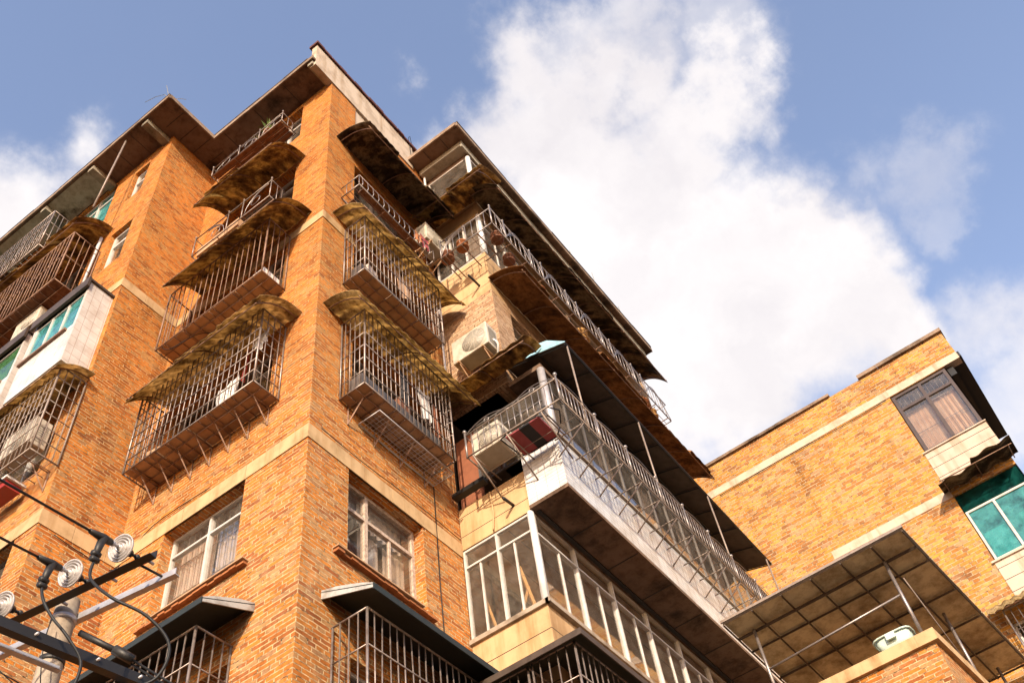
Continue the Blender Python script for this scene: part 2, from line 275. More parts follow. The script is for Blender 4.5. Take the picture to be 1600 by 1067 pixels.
# ------------------------------------------------------------------ mesh helpers
class Face:
    """wall face: 'x' = plane x=c facing -x (a = y); 'y' = plane y=c facing -y (a = x)"""
    def __init__(s, ax, c): s.ax = ax; s.c = c
    def p(s, a, o, z): return (s.c-o, a, z) if s.ax == 'x' else (a, s.c-o, z)
class MB:
    def __init__(s): s.v = []; s.f = []; s.sm = []
    def add(s, vs, fs, smooth=False):
        k = len(s.v); s.v += [tuple(v) for v in vs]; s.f += [tuple(i+k for i in f) for f in fs]; s.sm += [smooth]*len(fs); return s
    def box(s, x0, x1, y0, y1, z0, z1):
        if x0 > x1: x0, x1 = x1, x0
        if y0 > y1: y0, y1 = y1, y0
        if z0 > z1: z0, z1 = z1, z0
        v = [(x0,y0,z0),(x1,y0,z0),(x1,y1,z0),(x0,y1,z0),(x0,y0,z1),(x1,y0,z1),(x1,y1,z1),(x0,y1,z1)]
        return s.add(v, [(0,3,2,1),(4,5,6,7),(0,1,5,4),(1,2,6,5),(2,3,7,6),(3,0,4,7)])
    def fb(s, F, a0, a1, o0, o1, z0, z1):
        p, q = F.p(a0, o0, z0), F.p(a1, o1, z1); return s.box(p[0], q[0], p[1], q[1], p[2], q[2])
    def quad(s, *ps): return s.add(ps, [tuple(range(len(ps)))])
    def prism(s, poly, z0, z1):
        n = len(poly); v = [(x, y, z0) for x, y in poly] + [(x, y, z1) for x, y in poly]
        f = [tuple(range(n-1, -1, -1)), tuple(range(n, 2*n))] + [(i, (i+1) % n, n+(i+1) % n, n+i) for i in range(n)]
        return s.add(v, f)
    def tube(s, path, r, n=6, closed=False):
        P = [Vector(p) for p in path]; m = len(P); vs = []; fs = []
        up = None
        for i, p in enumerate(P):
            if closed: t = P[(i+1) % m]-P[i-1]
            else: t = P[min(i+1, m-1)]-P[max(i-1, 0)]
            t.normalize()
            if up is None:
                up = Vector((0, 0, 1)) if abs(t.z) < .9 else Vector((1, 0, 0))
            u = t.cross(up)
            if u.length < 1e-4: u = t.cross(Vector((.3, 1, .2)))
            u.normalize(); w = u.cross(t).normalized(); up = w
            rr = r[i] if isinstance(r, (list, tuple)) else r
            for k in range(n):
                a = 2*math.pi*k/n; vs.append(p+u*math.cos(a)*rr+w*math.sin(a)*rr)
        for i in range(m if closed else m-1):
            for k in range(n):
                a = i*n+k; b = i*n+(k+1) % n; c2 = ((i+1) % m)*n+(k+1) % n; d = ((i+1) % m)*n+k
                fs.append((a, b, c2, d))
        if not closed: fs += [tuple(range(n-1, -1, -1)), tuple(range((m-1)*n, m*n))]
        return s.add(vs, fs, n > 4)
    def bar(s, p, q, r, n=6): return s.tube([p, q], r, n)
    def lathe(s, c, axis, prof, n=20):
        c = Vector(c); ax = Vector(axis).normalized(); u = ax.orthogonal().normalized(); w = ax.cross(u); vs = []; fs = []
        for h, r in prof:
            for k in range(n):
                a = 2*math.pi*k/n; vs.append(c+ax*h+u*math.cos(a)*r+w*math.sin(a)*r)
        for i in range(len(prof)-1):
            for k in range(n): fs.append((i*n+k, i*n+(k+1) % n, (i+1)*n+(k+1) % n, (i+1)*n+k))
        fs += [tuple(range(n-1, -1, -1)), tuple(range((len(prof)-1)*n, len(prof)*n))]
        return s.add(vs, fs, True)
    def ball(s, c, r, n=8):
        return s.lathe(Vector(c)-Vector((0, 0, r)), (0, 0, 1), [(r-r*math.cos(math.pi*i/6), max(.0005, r*math.sin(math.pi*i/6))) for i in range(7)], n)
    def grid(s, fn, nu, nv, thick=None, smooth=True):
        # fn(u,v) -> (point, normal); two skins plus rim when thick
        A = [[fn(i/nu, j/nv) for j in range(nv+1)] for i in range(nu+1)]
        top = [Vector(A[i][j][0]) for i in range(nu+1) for j in range(nv+1)]
        ix = lambda i, j: i*(nv+1)+j
        fs = [(ix(i, j), ix(i+1, j), ix(i+1, j+1), ix(i, j+1)) for i in range(nu) for j in range(nv)]
        if thick is None: return s.add(top, fs, smooth)
        bot = [Vector(A[i][j][0])-Vector(A[i][j][1])*thick for i in range(nu+1) for j in range(nv+1)]; N = len(top)
        s.add(top, fs, smooth); s.add(bot, [f[::-1] for f in fs], smooth)
        rim = [(ix(i, 0), ix(i+1, 0)) for i in range(nu)] + [(ix(nu, j), ix(nu, j+1)) for j in range(nv)] + [(ix(i+1, nv), ix(i, nv)) for i in range(nu-1, -1, -1)] + [(ix(0, j+1), ix(0, j)) for j in range(nv-1, -1, -1)]
        vv = top+bot
        for a, b in rim: s.add([vv[a], vv[b], vv[b+N], vv[a+N]], [(0, 1, 2, 3)])
        return s
    def build(s, name, mat, parent=None, label=None):
        me = bpy.data.meshes.new(name)
        off = Vector((0, 0, 0)); q = parent
        while q is not None: off += q.location; q = q.parent
        own = Vector((0, 0, 0))
        if parent is None:
            own = Vector((sum(v[0] for v in s.v)/len(s.v), sum(v[1] for v in s.v)/len(s.v), min(v[2] for v in s.v)))
            off = own
        me.from_pydata([(v[0]-off.x, v[1]-off.y, v[2]-off.z) for v in s.v], [], s.f)
        me.materials.append(M[mat] if isinstance(mat, str) else mat)
        uvl = me.uv_layers.new(name='UVMap'); me.update()
        for p in me.polygons:
            n = p.normal; ax = max(range(3), key=lambda i: abs(n[i])); p.use_smooth = s.sm[p.index]
            for li in p.loop_indices:
                x, y, z = s.v[me.loops[li].vertex_index]
                uvl.data[li].uv = (y, z) if ax == 0 else (x, z) if ax == 1 else (x, y)
        o = bpy.data.objects.new(name, me); col.objects.link(o)
        if parent: o.parent = parent
        else: o.location = own
        if label: o['label'] = label
        return o
def thing(name, label, cat, loc=(0, 0, 0), group=None):
    o = bpy.data.objects.new(name, None); o.empty_display_size = .2; col.objects.link(o); o.location = loc
    o['label'] = label; o['category'] = cat
    if group: o['group'] = group
    return o
def tag(o, label, cat, group=None):
    o['label'] = label; o['category'] = cat
    if group: o['group'] = group
    return o

# ------------------------------------------------------------------ ground
g = MB().quad((-300, -300, 0), (300, -300, 0), (300, 300, 0), (-300, 300, 0)).build('ground', 'ground'); g['kind'] = 'structure'

# ------------------------------------------------------------------ walls with openings
TH = .26
def wall(mb, F, a0, a1, z0, z1, ops=(), th=TH):
    A = sorted({a0, a1, *[v for o in ops for v in o[:2]]}); Z = sorted({z0, z1, *[v for o in ops for v in o[2:]]})
    for i in range(len(A)-1):
        for j in range(len(Z)-1):
            ca, cz = (A[i]+A[i+1])/2, (Z[j]+Z[j+1])/2
            if any(o[0] < ca < o[1] and o[2] < cz < o[3] for o in ops): continue
            for o_ in (0, -th):
                ps = [F.p(A[i], o_, Z[j]), F.p(A[i+1], o_, Z[j]), F.p(A[i+1], o_, Z[j+1]), F.p(A[i], o_, Z[j+1])]
                if (F.ax == 'x') != (o_ < 0): ps = ps[::-1]
                mb.quad(*ps)
    for b0, b1, y0, y1 in ops:
        mb.quad(F.p(b0, 0, y0), F.p(b0, -th, y0), F.p(b0, -th, y1), F.p(b0, 0, y1))
        mb.quad(F.p(b1, 0, y0), F.p(b1, 0, y1), F.p(b1, -th, y1), F.p(b1, -th, y0))
        mb.quad(F.p(b0, 0, y1), F.p(b0, -th, y1), F.p(b1, -th, y1), F.p(b1, 0, y1))
        mb.quad(F.p(b0, 0, y0), F.p(b1, 0, y0), F.p(b1, -th, y0), F.p(b0, -th, y0))
def curtain_mesh(mb, F, a0, a1, o, z0, z1, amp=.025, waves=7):
    n = max(8, int((a1-a0)*36))
    def fn(u, v):
        a = a0+(a1-a0)*u; return Vector(F.p(a, o+amp*math.sin(u*waves*6.28+.6*math.sin(u*9))*(.4+.6*(1-v)), z0+(z1-z0)*v)), Vector(F.p(0, 1, 0))-Vector(F.p(0, 0, 0))
    mb.grid(fn, n, 4)
def window(parent, F, a0, a1, z0, z1, o=-.2, mull=(), trans=None, fm='frame_white', gm='glass', fw=.045, cur=None, name='window', subs=(), curmat='curtain', grille=False):
    f = MB(); d = .03
    f.fb(F, a0, a0+fw, o-d, o+d, z0, z1); f.fb(F, a1-fw, a1, o-d, o+d, z0, z1)
    f.fb(F, a0+fw, a1-fw, o-d, o+d, z0, z0+fw); f.fb(F, a0+fw, a1-fw, o-d, o+d, z1-fw, z1)
    if trans: f.fb(F, a0+fw, a1-fw, o-d-.004, o+d+.004, trans-fw*.5, trans+fw*.5)
    for q in mull: f.fb(F, q-fw*.55, q+fw*.55, o-d-.008, o+d+.008, z0+fw, z1-fw)
    for q in subs: f.fb(F, q-fw*.4, q+fw*.4, o-d+.012, o+d-.012, z0+fw, (trans or z1)-fw*.5)
    w = f.build(name, fm, parent)
    MB().fb(F, a0+fw*.5, a1-fw*.5, o-.004, o+.004, z0+fw*.5, z1-fw*.5).build('pane', gm, w)
    if cur:
        c_ = MB()
        for (b0, b1, y0, y1) in cur: curtain_mesh(c_, F, b0, b1, o-.14, y0, y1, waves=max(3, int((b1-b0)*9)))
        c_.build('curtain', curmat, w)
    if grille:
        gq = MB(); k = a0+.1
        while k < a1-.03: gq.bar(F.p(k, o-.07, z0), F.p(k, o-.07, z1), .007, 5); k += .11
        for zz in (z0+.35*(z1-z0), z0+.7*(z1-z0)): gq.bar(F.p(a0, o-.07, zz), F.p(a1, o-.07, zz), .009, 5)
        gq.build('grille', 'steel', w)
    return w

SL = 2.9
FL = Face('x', 0.0); FR = Face('y', 0.0); FB = Face('x', -1.25); FS = Face('y', 3.61)
main = thing('apartment_building', 'orange brick apartment block with stepped bays, concrete eaves and caged windows', 'building', (0, 0, 0))
opL = [(1.11, 2.63, 9.85, 11.39), (.95, 2.95, 6.95, 8.49)]+[(.85, 3.05, 9.85+SL*k, 11.39+SL*k-.06) for k in (1, 2, 3, 4)]
opR = [(.77, 2.30, 9.85, 11.39), (.85, 2.9, 6.95, 8.49)]+[(.80, 2.95, 9.85+SL*k, 11.33+SL*k) for k in (1, 2)]+[(.77, 3.0, 18.35, 20.15), (.77, 2.1, 21.15, 22.97)]
opB = [(4.08, 5.7, 9.85, 11.39), (4.15, 6.6, 12.75, 14.23), (4.3, 7.6, 15.55, 16.85), (4.08, 4.71, 18.5, 19.95), (5.3, 9.2, 18.3, 20.2), (4.23, 4.72, 21.35, 22.65), (5.35, 9.2, 21.3, 23.0)]
w = MB()
wall(w, FL, 0, 3.61, 0, 23.1, opL); wall(w, FR, 0, 3.22, 0, 23.1, opR); wall(w, FB, 3.61, 13, 0, 23.1, opB)
wall(w, FS, -1.25, 0, 0, 23.1)
w.quad((-1.25, 13, 0), (-1.25, 13, 23.1), (10.3, 13, 23.1), (10.3, 13, 0)); w.quad((10.3, 13, 0), (10.3, 13, 23.1), (10.3, -1.249, 23.1), (10.3, -1.249, 0))
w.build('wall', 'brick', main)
fl = MB()
for k in range(-3, 5):
    z = 11.55+SL*k
    fl.prism([(.27, .27), (3.3, .27), (3.3, -.98), (10.2, -.98), (10.2, 12.9), (-.98, 12.9), (-.98, 3.88), (.27, 3.88)], z, z+.12)
fl.build('floor_slab', 'inner', main)
pt_ = MB(); pt_.box(3.6, 3.7, .3, 12.8, 0, 23.05); pt_.box(-.9, 3.55, 6.4, 6.5, 0, 23.05); pt_.box(3.75, 10.2, 1.6, 1.7, 0, 23.05); pt_.build('partition', 'inner', main)
# bands
def block_band(F, a0, a1, z0, z1, mat='band', seed=1):
    rnd = random.Random(seed); mb = MB(); a = a0
    while a < a1-.02:
        b = min(a1, a+rnd.uniform(.5, .62)); b = a1 if a1-b < .15 else b
        mb.fb(F, a, b-.006 if b < a1 else b, -.02, .012+rnd.uniform(0, .004), z0, z1); a = b
    return mb
for z0, z1 in ((11.39, 11.65), (17.05, 17.28)):
    block_band(FL, -.012, 3.60, z0, z1, seed=2).build('band_course', 'band', main)
    block_band(FR, -.002, 3.22, z0, z1, seed=3).build('band_course', 'band', main)
    block_band(FS, -1.262, -.013, z0, z1, seed=4).build('band_course', 'band', main)
    block_band(FB, 3.602, 12, z0, z1, seed=5).build('band_course', 'band', main)
# wing walls
FWL = Face('x', 3.22); FWF = Face('y', -1.25)
def wing(z0, z1, mat, ops=(), opl=()):
    mb = MB(); xe = 12 if z1 < 14.4 else 10.3; wall(mb, FWL, -1.25, 0, z0, z1, opl); wall(mb, FWF, 3.22, xe, z0, z1, ops)
    mb.quad((3.22, 0, z1), (3.22, -1.25, z1), (xe, -1.25, z1), (xe, 0, z1)); mb.quad((3.22, 0, z0), (xe, 0, z0), (xe, -1.25, z0), (3.22, -1.25, z0))
    mb.build('wall', mat, main, 'beige rendered wall of the projecting wing' if 'plaster' in mat else 'pale brick wall of the projecting wing')
wing(0, 6.9, 'plaster'); wing(8.55, 9.93, 'plaster'); wing(11.53, 12.33, 'plaster')
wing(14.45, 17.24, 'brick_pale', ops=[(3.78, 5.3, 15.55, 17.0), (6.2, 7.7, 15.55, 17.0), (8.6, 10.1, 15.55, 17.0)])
wing(17.24, 18.55, 'plaster'); wing(20.05, 21.5, 'plaster'); wing(22.75, 23.1, 'soffit')
# wing glazing
def glaze(F, a0, a1, z0, z1, n, trans, fm='frame_white', gm='glass', o=-.03, fw=.032, cur=None, subs=True, curmat='curtain'):
    ms = [a0+(a1-a0)*i/n for i in range(1, n)]; hb = (a1-a0)/n
    return window(main, F, a0, a1, z0, z1, o, ms, trans, fm, gm, fw, cur, subs=[a0+hb*(i+.55) for i in range(n)] if subs else (), curmat=curmat)
glaze(FWL, -1.21, -.01, 9.93, 11.50, 2, 11.18, gm='glass')
glaze(FWF, 3.28, 11.5, 9.93, 11.52, 8, 11.15, gm='glass')
MB().bar((3.25, -1.22, 9.93), (3.25, -1.22, 11.53), .05, 12).build('corner_post', 'pvc', main)
sill = MB(); sill.box(3.17, 3.22, -1.30, .0, 9.86, 9.93); sill.box(3.17, 11.8, -1.32, -1.25, 9.86, 9.93); sill.build('sill', 'conc', main)
glaze(FWL, -1.2, -.08, 18.55, 20.03, 3, None, gm='glass_dim', subs=False, cur=[(-1.1, -.7, 18.6, 19.9)])
glaze(FWF, 3.3, 9.8, 18.55, 20.03, 8, 19.7, gm='glass_dim', cur=[(3.9, 4.4, 18.6, 19.9)])
MB().bar((3.25, -1.22, 18.55), (3.25, -1.22, 20.05), .055, 12).build('corner_post', 'pvc', main)
glaze(FWL, -1.2, -.08, 21.5, 22.74, 1, None, gm='glass_dim', subs=False, fm='frame_white', fw=.03)
glaze(FWF, 3.3, 10.25, 21.5, 22.74, 8, None, gm='glass_dim', subs=False)
MB().bar((3.25, -1.22, 21.5), (3.25, -1.22, 22.75), .06, 12).build('corner_post', 'pvc', main)
for a0, a1 in ((3.78, 5.3), (6.2, 7.7), (8.6, 10.1)): window(main, FWF, a0, a1, 15.55, 17.0, -.16, ((a0+a1)/2,), 16.6, 'frame_old', 'glass_dim', cur=[(a0+.1, a0+.5, 15.6, 16.9)])
# windows in main faces
window(main, FL, 1.11, 2.63, 9.85, 11.39, -.2, (1.90,), 11.05, 'frame_white', 'glass', .036, cur=[(1.93, 2.6, 9.9, 11.3), (1.5, 1.88, 9.9, 11.0)], grille=True)
window(main, FR, .77, 2.30, 9.85, 11.39, -.2, (1.30,), 10.93, 'frame_old', 'glass', .055, cur=[(1.32, 1.72, 9.9, 10.9), (1.82, 2.26, 9.9, 10.9), (1.3, 2.2, 11.0, 11.35)], subs=(1.79,))
for k in (1, 2, 3, 4):
    z = 9.85+SL*k
    window(main, FL, .85, 3.05, z, z+1.48, -.2, (1.4, 2.2), z+1.1, 'frame_white' if k != 2 else 'frame_old', 'glass_dim', cur=[(2.3, 2.9, z+.05, z+1.1)] if k % 2 else [(1.0, 1.35, z+.05, z+1.1)])
for k in (1, 2):
    z = 9.85+SL*k
    window(main, FR, .80, 2.95, z, z+1.48, -.2, (1.5, 2.2), z+1.1, 'frame_white', 'glass_dim', cur=[(.9, 1.4, z+.05, z+1.1)])
window(main, FR, .77, 3.0, 18.35, 20.15, -.2, (1.5, 2.2), None, 'frame_brown', 'glass_dim')
window(main, FL, .95, 2.95, 6.95, 8.49, -.2, (1.9,), None, 'frame_white', 'glass_dim'); window(main, FR, .85, 2.9, 6.95, 8.49, -.2, (1.9,), None, 'frame_white', 'glass_dim')
window(main, FB, 4.08, 5.7, 9.85, 11.39, -.2, (4.9,), None, 'frame_grey', 'glass_dim')
window(main, FB, 4.15, 6.6, 12.75, 14.23, -.2, (4.9, 5.7), None, 'frame_white', 'glass_dim')
window(main, FB, 4.08, 4.71, 18.5, 19.95, -.12, (), 19.5, 'frame_white', 'glass', .07, cur=[(4.12, 4.68, 18.55, 19.5)], curmat='cloth')
window(main, FB, 5.3, 9.2, 18.3, 20.2, -.2, (6.2, 7.2, 8.2), None, 'frame_white', 'glass_dim')
window(main, FB, 4.23, 4.72, 21.35, 22.65, -.12, (), 22.2, 'frame_white', 'glass', .05, cur=[(4.25, 4.7, 21.4, 22.5)], curmat='cloth')
window(main, FB, 5.35, 9.2, 21.3, 23.0, -.1, (6.0, 6.8, 7.7), 22.6, 'frame_white', 'glass_teal', .06)
pl = MB().fb(FR, .78, 2.09, -.10, -.03, 21.15, 22.97); pl.build('infill_panel', 'parapet', main)
# window ledges
def ledge(F, a0, a1, z, seed):
    rnd = random.Random(seed); mb = MB(); a = a0
    while a < a1:
        b = min(a1, a+.12); mb.fb(F, a, b-.006, -.05, .075+rnd.uniform(-.012, .012), z-.035, z+rnd.uniform(-.006, .006)); a = b
    mb.build('ledge', 'clay', main)
    MB().fb(F, a0-.02, a1-.3, .0, .105, z+.008, z+.028).build('ledge_board', 'board', main)
ledge(FL, .87, 2.75, 9.83, 1); ledge(FR, .53, 2.42, 9.83, 2)
# roof
rf = MB().prism([(-.62, -.028), (-.62, 2.99), (-1.92, 2.99), (-1.92, 14), (11.35, 14), (11.35, -1.44), (2.58, -1.44), (2.58, -.028)], 23.1, 23.2)
rf.build('roof_slab', 'soffit', main)
for (x0, y0, x1, y1) in ((-.62, -.028, -.62, 2.99), (-.62, 2.99, -1.92, 2.99), (-1.92, 2.99, -1.92, 14), (2.58, -.028, 2.58, -1.44), (2.58, -1.44, 11.35, -1.44)):
    ed = MB(); n = max(1, int((abs(x1-x0)+abs(y1-y0))/.9))
    for i in range(n):
        t0, t1 = i/n, (i+1)/n; j = random.uniform(0, .006)
        xa, xb = x0+(x1-x0)*t0, x0+(x1-x0)*t1; ya, yb = y0+(y1-y0)*t0, y0+(y1-y0)*t1
        if x0 == x1: ed.box(x0-.03-j, x0-.001, ya, yb-.004*(1 if yb > ya else -1), 23.085+j, 23.225+j)
        else: ed.box(xa, xb-.004*(1 if xb > xa else -1), y0-.03-j, y0-.001, 23.085+j, 23.225+j)
    ed.build('roof_edge', 'slab_edge', main)
tp = MB()
for i in range(12): tp.box(-1.955-random.uniform(0, .012), -1.5, 2.99+i*.9, 2.99+i*.9+.9, 23.235, 23.255+random.uniform(0, .02))
tp.build('roof_sheet', 'dark_sheet', main); tp = MB()
for i in range(9): tp.box(2.58+i*.97, 2.58+i*.97+.97, -1.475-random.uniform(0, .015), -1.1, 23.24, 23.265+random.uniform(0, .02))
tp.build('roof_sheet', 'dark_sheet', main); tp = MB()
for i in range(4): tp.box(-.655-random.uniform(0, .012), -.2, .13+i*.715, .13+i*.715+.715, 23.235, 23.255+random.uniform(0, .02))
tp.build('roof_sheet', 'dark_sheet', main)
for y in (3.8, 5.55, 7.15, 9.0): MB().box(-1.88, -1.255, y-.09, y+.09, 22.93, 23.098).build('beam', 'soffit_grey', main)
for b_ in ((-.6, -.01, .02, .16, 22.95, 23.097), (2.95, 11.2, -1.30, -1.256, 22.82, 23.096), (2.95, 3.215, -1.25, -.05, 22.9, 23.096)): MB().box(*b_).build('beam', 'soffit_grey', main)
seam = MB()
for y in (.9, 1.8, 2.7): seam.box(-.58, -.02, y, y+.012, 23.094, 23.099)
for i in range(9): seam.box(-1.88, -1.27, 4.3+i*.55, 4.31+i*.55, 23.094, 23.099)
for x in (-1.5, -1.1, -.7, -.3): seam.box(x, x+.012, 3.03, 3.58, 23.093, 23.0985)
for i in range(14): seam.box(2.62+i*.62, 2.632+i*.62, -1.42, -1.34, 23.093, 23.0985)
for y in (-.45, -.95): seam.box(2.61, 2.93, y, y+.012, 23.093, 23.0985)
seam.build('soffit_joint', 'black', main)
pp = MB().box(-.55, 2.75, -.03, .12, 22.92, 24.02); pp.box(2.75, 12, .0, .12, 23.21, 24.02); pp.build('parapet', 'parapet', main)
cp = MB(); x = -.6
while x < 2.9:
    cp.box(x, x+.235, -.075-random.uniform(0, .02), .17, 24.03, 24.10+random.uniform(0, .05)); x += .25
cp.build('coping', 'roof_red', main)

# ------------------------------------------------------------------ awnings
def awning(name, label, F, a0, a1, d, zw, drop, mat, group='curved cement sheet awnings', pw=2.2, amp=.017, wl_=.18, ribs=(), ragged=.055, thick=.009, seed=0):
    rnd = random.Random(seed+int(a0*10)); ph = rnd.random()*6
    t = thing(name, label, 'awning', F.p((a0+a1)/2, 0, zw-drop), group)
    nu = int((a1-a0)/wl_*8); jit = [rnd.uniform(-ragged, ragged) for _ in range(int((a1-a0)/.9)+3)]
    def fn(u, v):
        a = a0+(a1-a0)*u; k = jit[int((a-a0)/.9)]
        th = v*1.0; o = d*th*(1+k*v); z = zw-drop*(th**pw)+amp*math.sin(a/wl_*6.283+ph)+k*.5*v+.009*(int((a-a0)/.9) % 2)+.014*math.sin(a*2.3+ph)
        return Vector(F.p(a, o+.004, z)), Vector((0, 0, 1))
    MB().grid(fn, nu, 10, thick).build('sheet', mat, t)
    rb = MB(); n = max(2, int((a1-a0)/1.0)); k = [a0+.12+(a1-a0-.24)*i/n for i in range(n+1)]
    for a in k:
        rb.tube([F.p(a, .01+d*i/6*.98, zw-drop*((i/6)**pw)-.05) for i in range(7)], .012, 5)
    for v in (.96,): rb.bar(F.p(a0+.05, d*v, zw-drop*v**pw-.045), F.p(a1-.05, d*v, zw-drop*v**pw-.045), .011, 5)
    rb.build('support_frame', 'steel_rust', t)
    return t
awning('cement_awning', 'curved stained awning over the uppermost caged window left of the brick corner', FL, .60, 2.78, .86, 20.18, .72, 'asb_x', seed=1)
awning('cement_awning', 'dark curved awning above the wide flat cage, middle of the left brick face', FL, .28, 3.06, .86, 17.55, .66, 'asb_x', seed=2)
awning('cement_awning', 'mossy sunlit-toned curved awning capping the big window cage below a flat box cage', FL, .30, 3.22, .82, 14.46, .50, 'asb_lit_x', seed=3)
awning('cement_awning', 'curved mossy sunlit-toned awning capping the lower cage right of the brick corner', FR, .12, 3.1, .72, 14.56, .42, 'asb_lit_y', seed=4)
awning('cement_awning', 'yellow curved awning in painted sunlit tones capping the upper cage right of the brick corner', FR, .22, 3.1, .72, 17.50, .48, 'asb_lit_y', seed=5)
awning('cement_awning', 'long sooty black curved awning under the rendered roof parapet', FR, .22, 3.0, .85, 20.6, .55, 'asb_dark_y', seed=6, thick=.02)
awning('cement_awning', 'mossy sunlit-toned curved awning capping the cage at the left edge beneath white tiled bays', FB, 3.45, 8.0, .62, 14.42, .32, 'asb_lit_x', seed=7)
awning('cement_awning', 'brown curved awning below the propped eave at upper left', FB, 4.75, 9.5, .75, 20.3, .62, 'asb_x', seed=8)
awning('cement_awning', 'rust brown long awning over the middle row of wing windows', FWF, 3.15, 10.6, .75, 17.55, .40, 'asb_rust_y', seed=9, wl_=.3)
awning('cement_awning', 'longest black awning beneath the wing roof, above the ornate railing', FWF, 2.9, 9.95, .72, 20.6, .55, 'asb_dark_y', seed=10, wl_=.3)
awning('cement_awning', 'short curved awning turning the inner corner above the ornate railing', FWL, -1.95, -.05, .8, 20.65, .50, 'asb_x', seed=11)
awning('cement_awning', 'small drooping awning under the cream air conditioner on pale brick', FWL, -2.0, .0, .55, 14.75, .30, 'asb_x', seed=12, wl_=.25)

# ------------------------------------------------------------------ window cages
def cage(label, F, a0, a1, d, z0, z1, step, rails, group='barred window cages', bar='steel', floor='board', brackets=0, br=.009, floor_kind='boards', topband=True, post=.017, lower=0):
    t = thing('window_cage', label, 'window cage', F.p((a0+a1)/2, 0, z0), group)
    f = MB()
    for a in (a0, a1):
        f.bar(F.p(a, d, z0), F.p(a, d, z1), post, 6); f.bar(F.p(a, .02, z0), F.p(a, .02, z1), post*.8, 6)
        for z in (z0, z1): f.bar(F.p(a, .0, z), F.p(a, d, z), post*.8, 6)
    for z in (z0, z1): f.bar(F.p(a0, d, z), F.p(a1, d, z), post*.8, 6)
    f.build('frame', bar, t)
    b = MB(); n = round((a1-a0)/step)
    rj = random.Random(int(a0*100+z0*10))
    for i in range(1, n):
        a = a0+(a1-a0)*i/n+rj.uniform(-.007, .007); bd = rj.choice((0, 0, 0, .012, -.012))
        b.tube([F.p(a, d, z0), F.p(a+bd, d+rj.uniform(-.006, .008), (z0+z1)/2+rj.uniform(-.3, .3)), F.p(a+rj.uniform(-.008, .008), d, z1)], br*rj.uniform(.85, 1.12), 5)
    for i in range(1, rails+1): b.bar(F.p(a0, d+br, z0+(z1-z0)*i/(rails+1)), F.p(a1, d+br, z0+(z1-z0)*i/(rails+1)), br, 5)
    b.build('front_bars', bar, t)
    for a in (a0, a1):
        s_ = MB(); n = max(2, round(d/step))
        for i in range(1, n): s_.bar(F.p(a, d*i/n, z0), F.p(a, d*i/n, z1), br, 5)
        for i in range(1, rails+1): s_.bar(F.p(a, 0, z0+(z1-z0)*i/(rails+1)), F.p(a, d, z0+(z1-z0)*i/(rails+1)), br, 5)
        s_.build('side_bars', bar, t)
    fl_ = MB()
    if floor_kind == 'boards':
        k = a0+.02; nn = max(1, round((a1-a0-.04)/.62)); wdt = (a1-a0-.04)/nn
        for i in range(nn): fl_.fb(F, k+i*wdt, k+(i+1)*wdt-.012, .015, d-.02, z0+.012, z0+.03+random.uniform(0, .01))
        fl_.build('floor_panel', floor, t)
        g_ = MB(); m_ = round((a1-a0)/.22)
        for i in range(1, m_): g_.bar(F.p(a0+(a1-a0)*i/m_, .0, z0-.004), F.p(a0+(a1-a0)*i/m_, d, z0-.004), .008, 5)
        for v in (.33, .66): g_.bar(F.p(a0, d*v, z0-.012), F.p(a1, d*v, z0-.012), .009, 5)
        g_.build('floor_bars', 'steel_rust', t)
    else:
        m_ = round((a1-a0)/.16)
        for i in range(1, m_): fl_.bar(F.p(a0+(a1-a0)*i/m_, .0, z0), F.p(a0+(a1-a0)*i/m_, d, z0), .007, 5)
        for v in (.25, .5, .75): fl_.bar(F.p(a0, d*v, z0), F.p(a1, d*v, z0), .007, 5)
        fl_.build('floor_bars', bar, t)
    for i in range(brackets):
        a = a0+.18+(a1-a0-.36)*i/max(1, brackets-1)
        k = MB(); k.bar(F.p(a, .01, z0-.02), F.p(a, d*.98, z0-.02), .013, 4); k.bar(F.p(a, .012, z0-.36), F.p(a, d*.62, z0-.025), .012, 4); k.bar(F.p(a, .012, z0-.38), F.p(a, .012, z0), .012, 4)
        k.build('bracket', 'steel_rust', t)
    return t
cage('large cage of thin bars, board floor on many brackets, left of the brick corner', FL, .62, 3.22, .49, 12.6, 14.32, .115, 6, brackets=7)
cage('flat brown cage with boarded underside below the dark awning on the left brick face', FL, .76, 3.2, .52, 15.5, 17.15, .14, 0, bar='steel_rust', brackets=0, floor='board')
cage('silver cage with dense bars and wire basket slung beneath, lower right of the brick corner', FR, .54, 2.58, .48, 12.6, 14.38, .095, 5, brackets=4, bar='steel', floor='board', br=.0085)
cage('upper silver cage with tan panelled floor, beneath the yellow awning', FR, .54, 2.60, .48, 15.55, 17.25, .098, 4, brackets=0, bar='steel', floor='board', br=.0085)
cage('cage of pale bars at the left edge holding a red basin', FB, 3.60, 7.2, .47, 12.45, 14.28, .12, 6, brackets=3, floor_kind='open', bar='bar_pale')
cage('dark cage of close vertical bars under the brown awning at upper left', FB, 4.9, 9.0, .62, 17.85, 19.5, .13, 1, bar='steel_rust', floor_kind='boards', floor='wood')
cage('silver barred cage between the eave and the brown awning at upper left', FB, 6.3, 9.4, .66, 20.5, 21.9, .11, 2, bar='steel', floor_kind='open', br=.009)
cage('bottom cage of black bars under the green hood, right of the brick corner', FR, .54, 3.0, .52, 6.8, 8.70, .125, 3, bar='steel', floor_kind='open', brackets=0, br=.01)
cage('bottom cage half filled with red boards under the grey hood at lower left', FL, .95, 3.3, .52, 6.8, 8.68, .135, 3, bar='steel', floor_kind='open', brackets=0, br=.01)
cage('bottom cage wrapping the wing corner beneath the glazed balcony', FWF, 2.55, 6.5, .62, 6.8, 8.60, .13, 3, bar='steel', floor_kind='open', brackets=0, br=.01)
sd_ = MB()
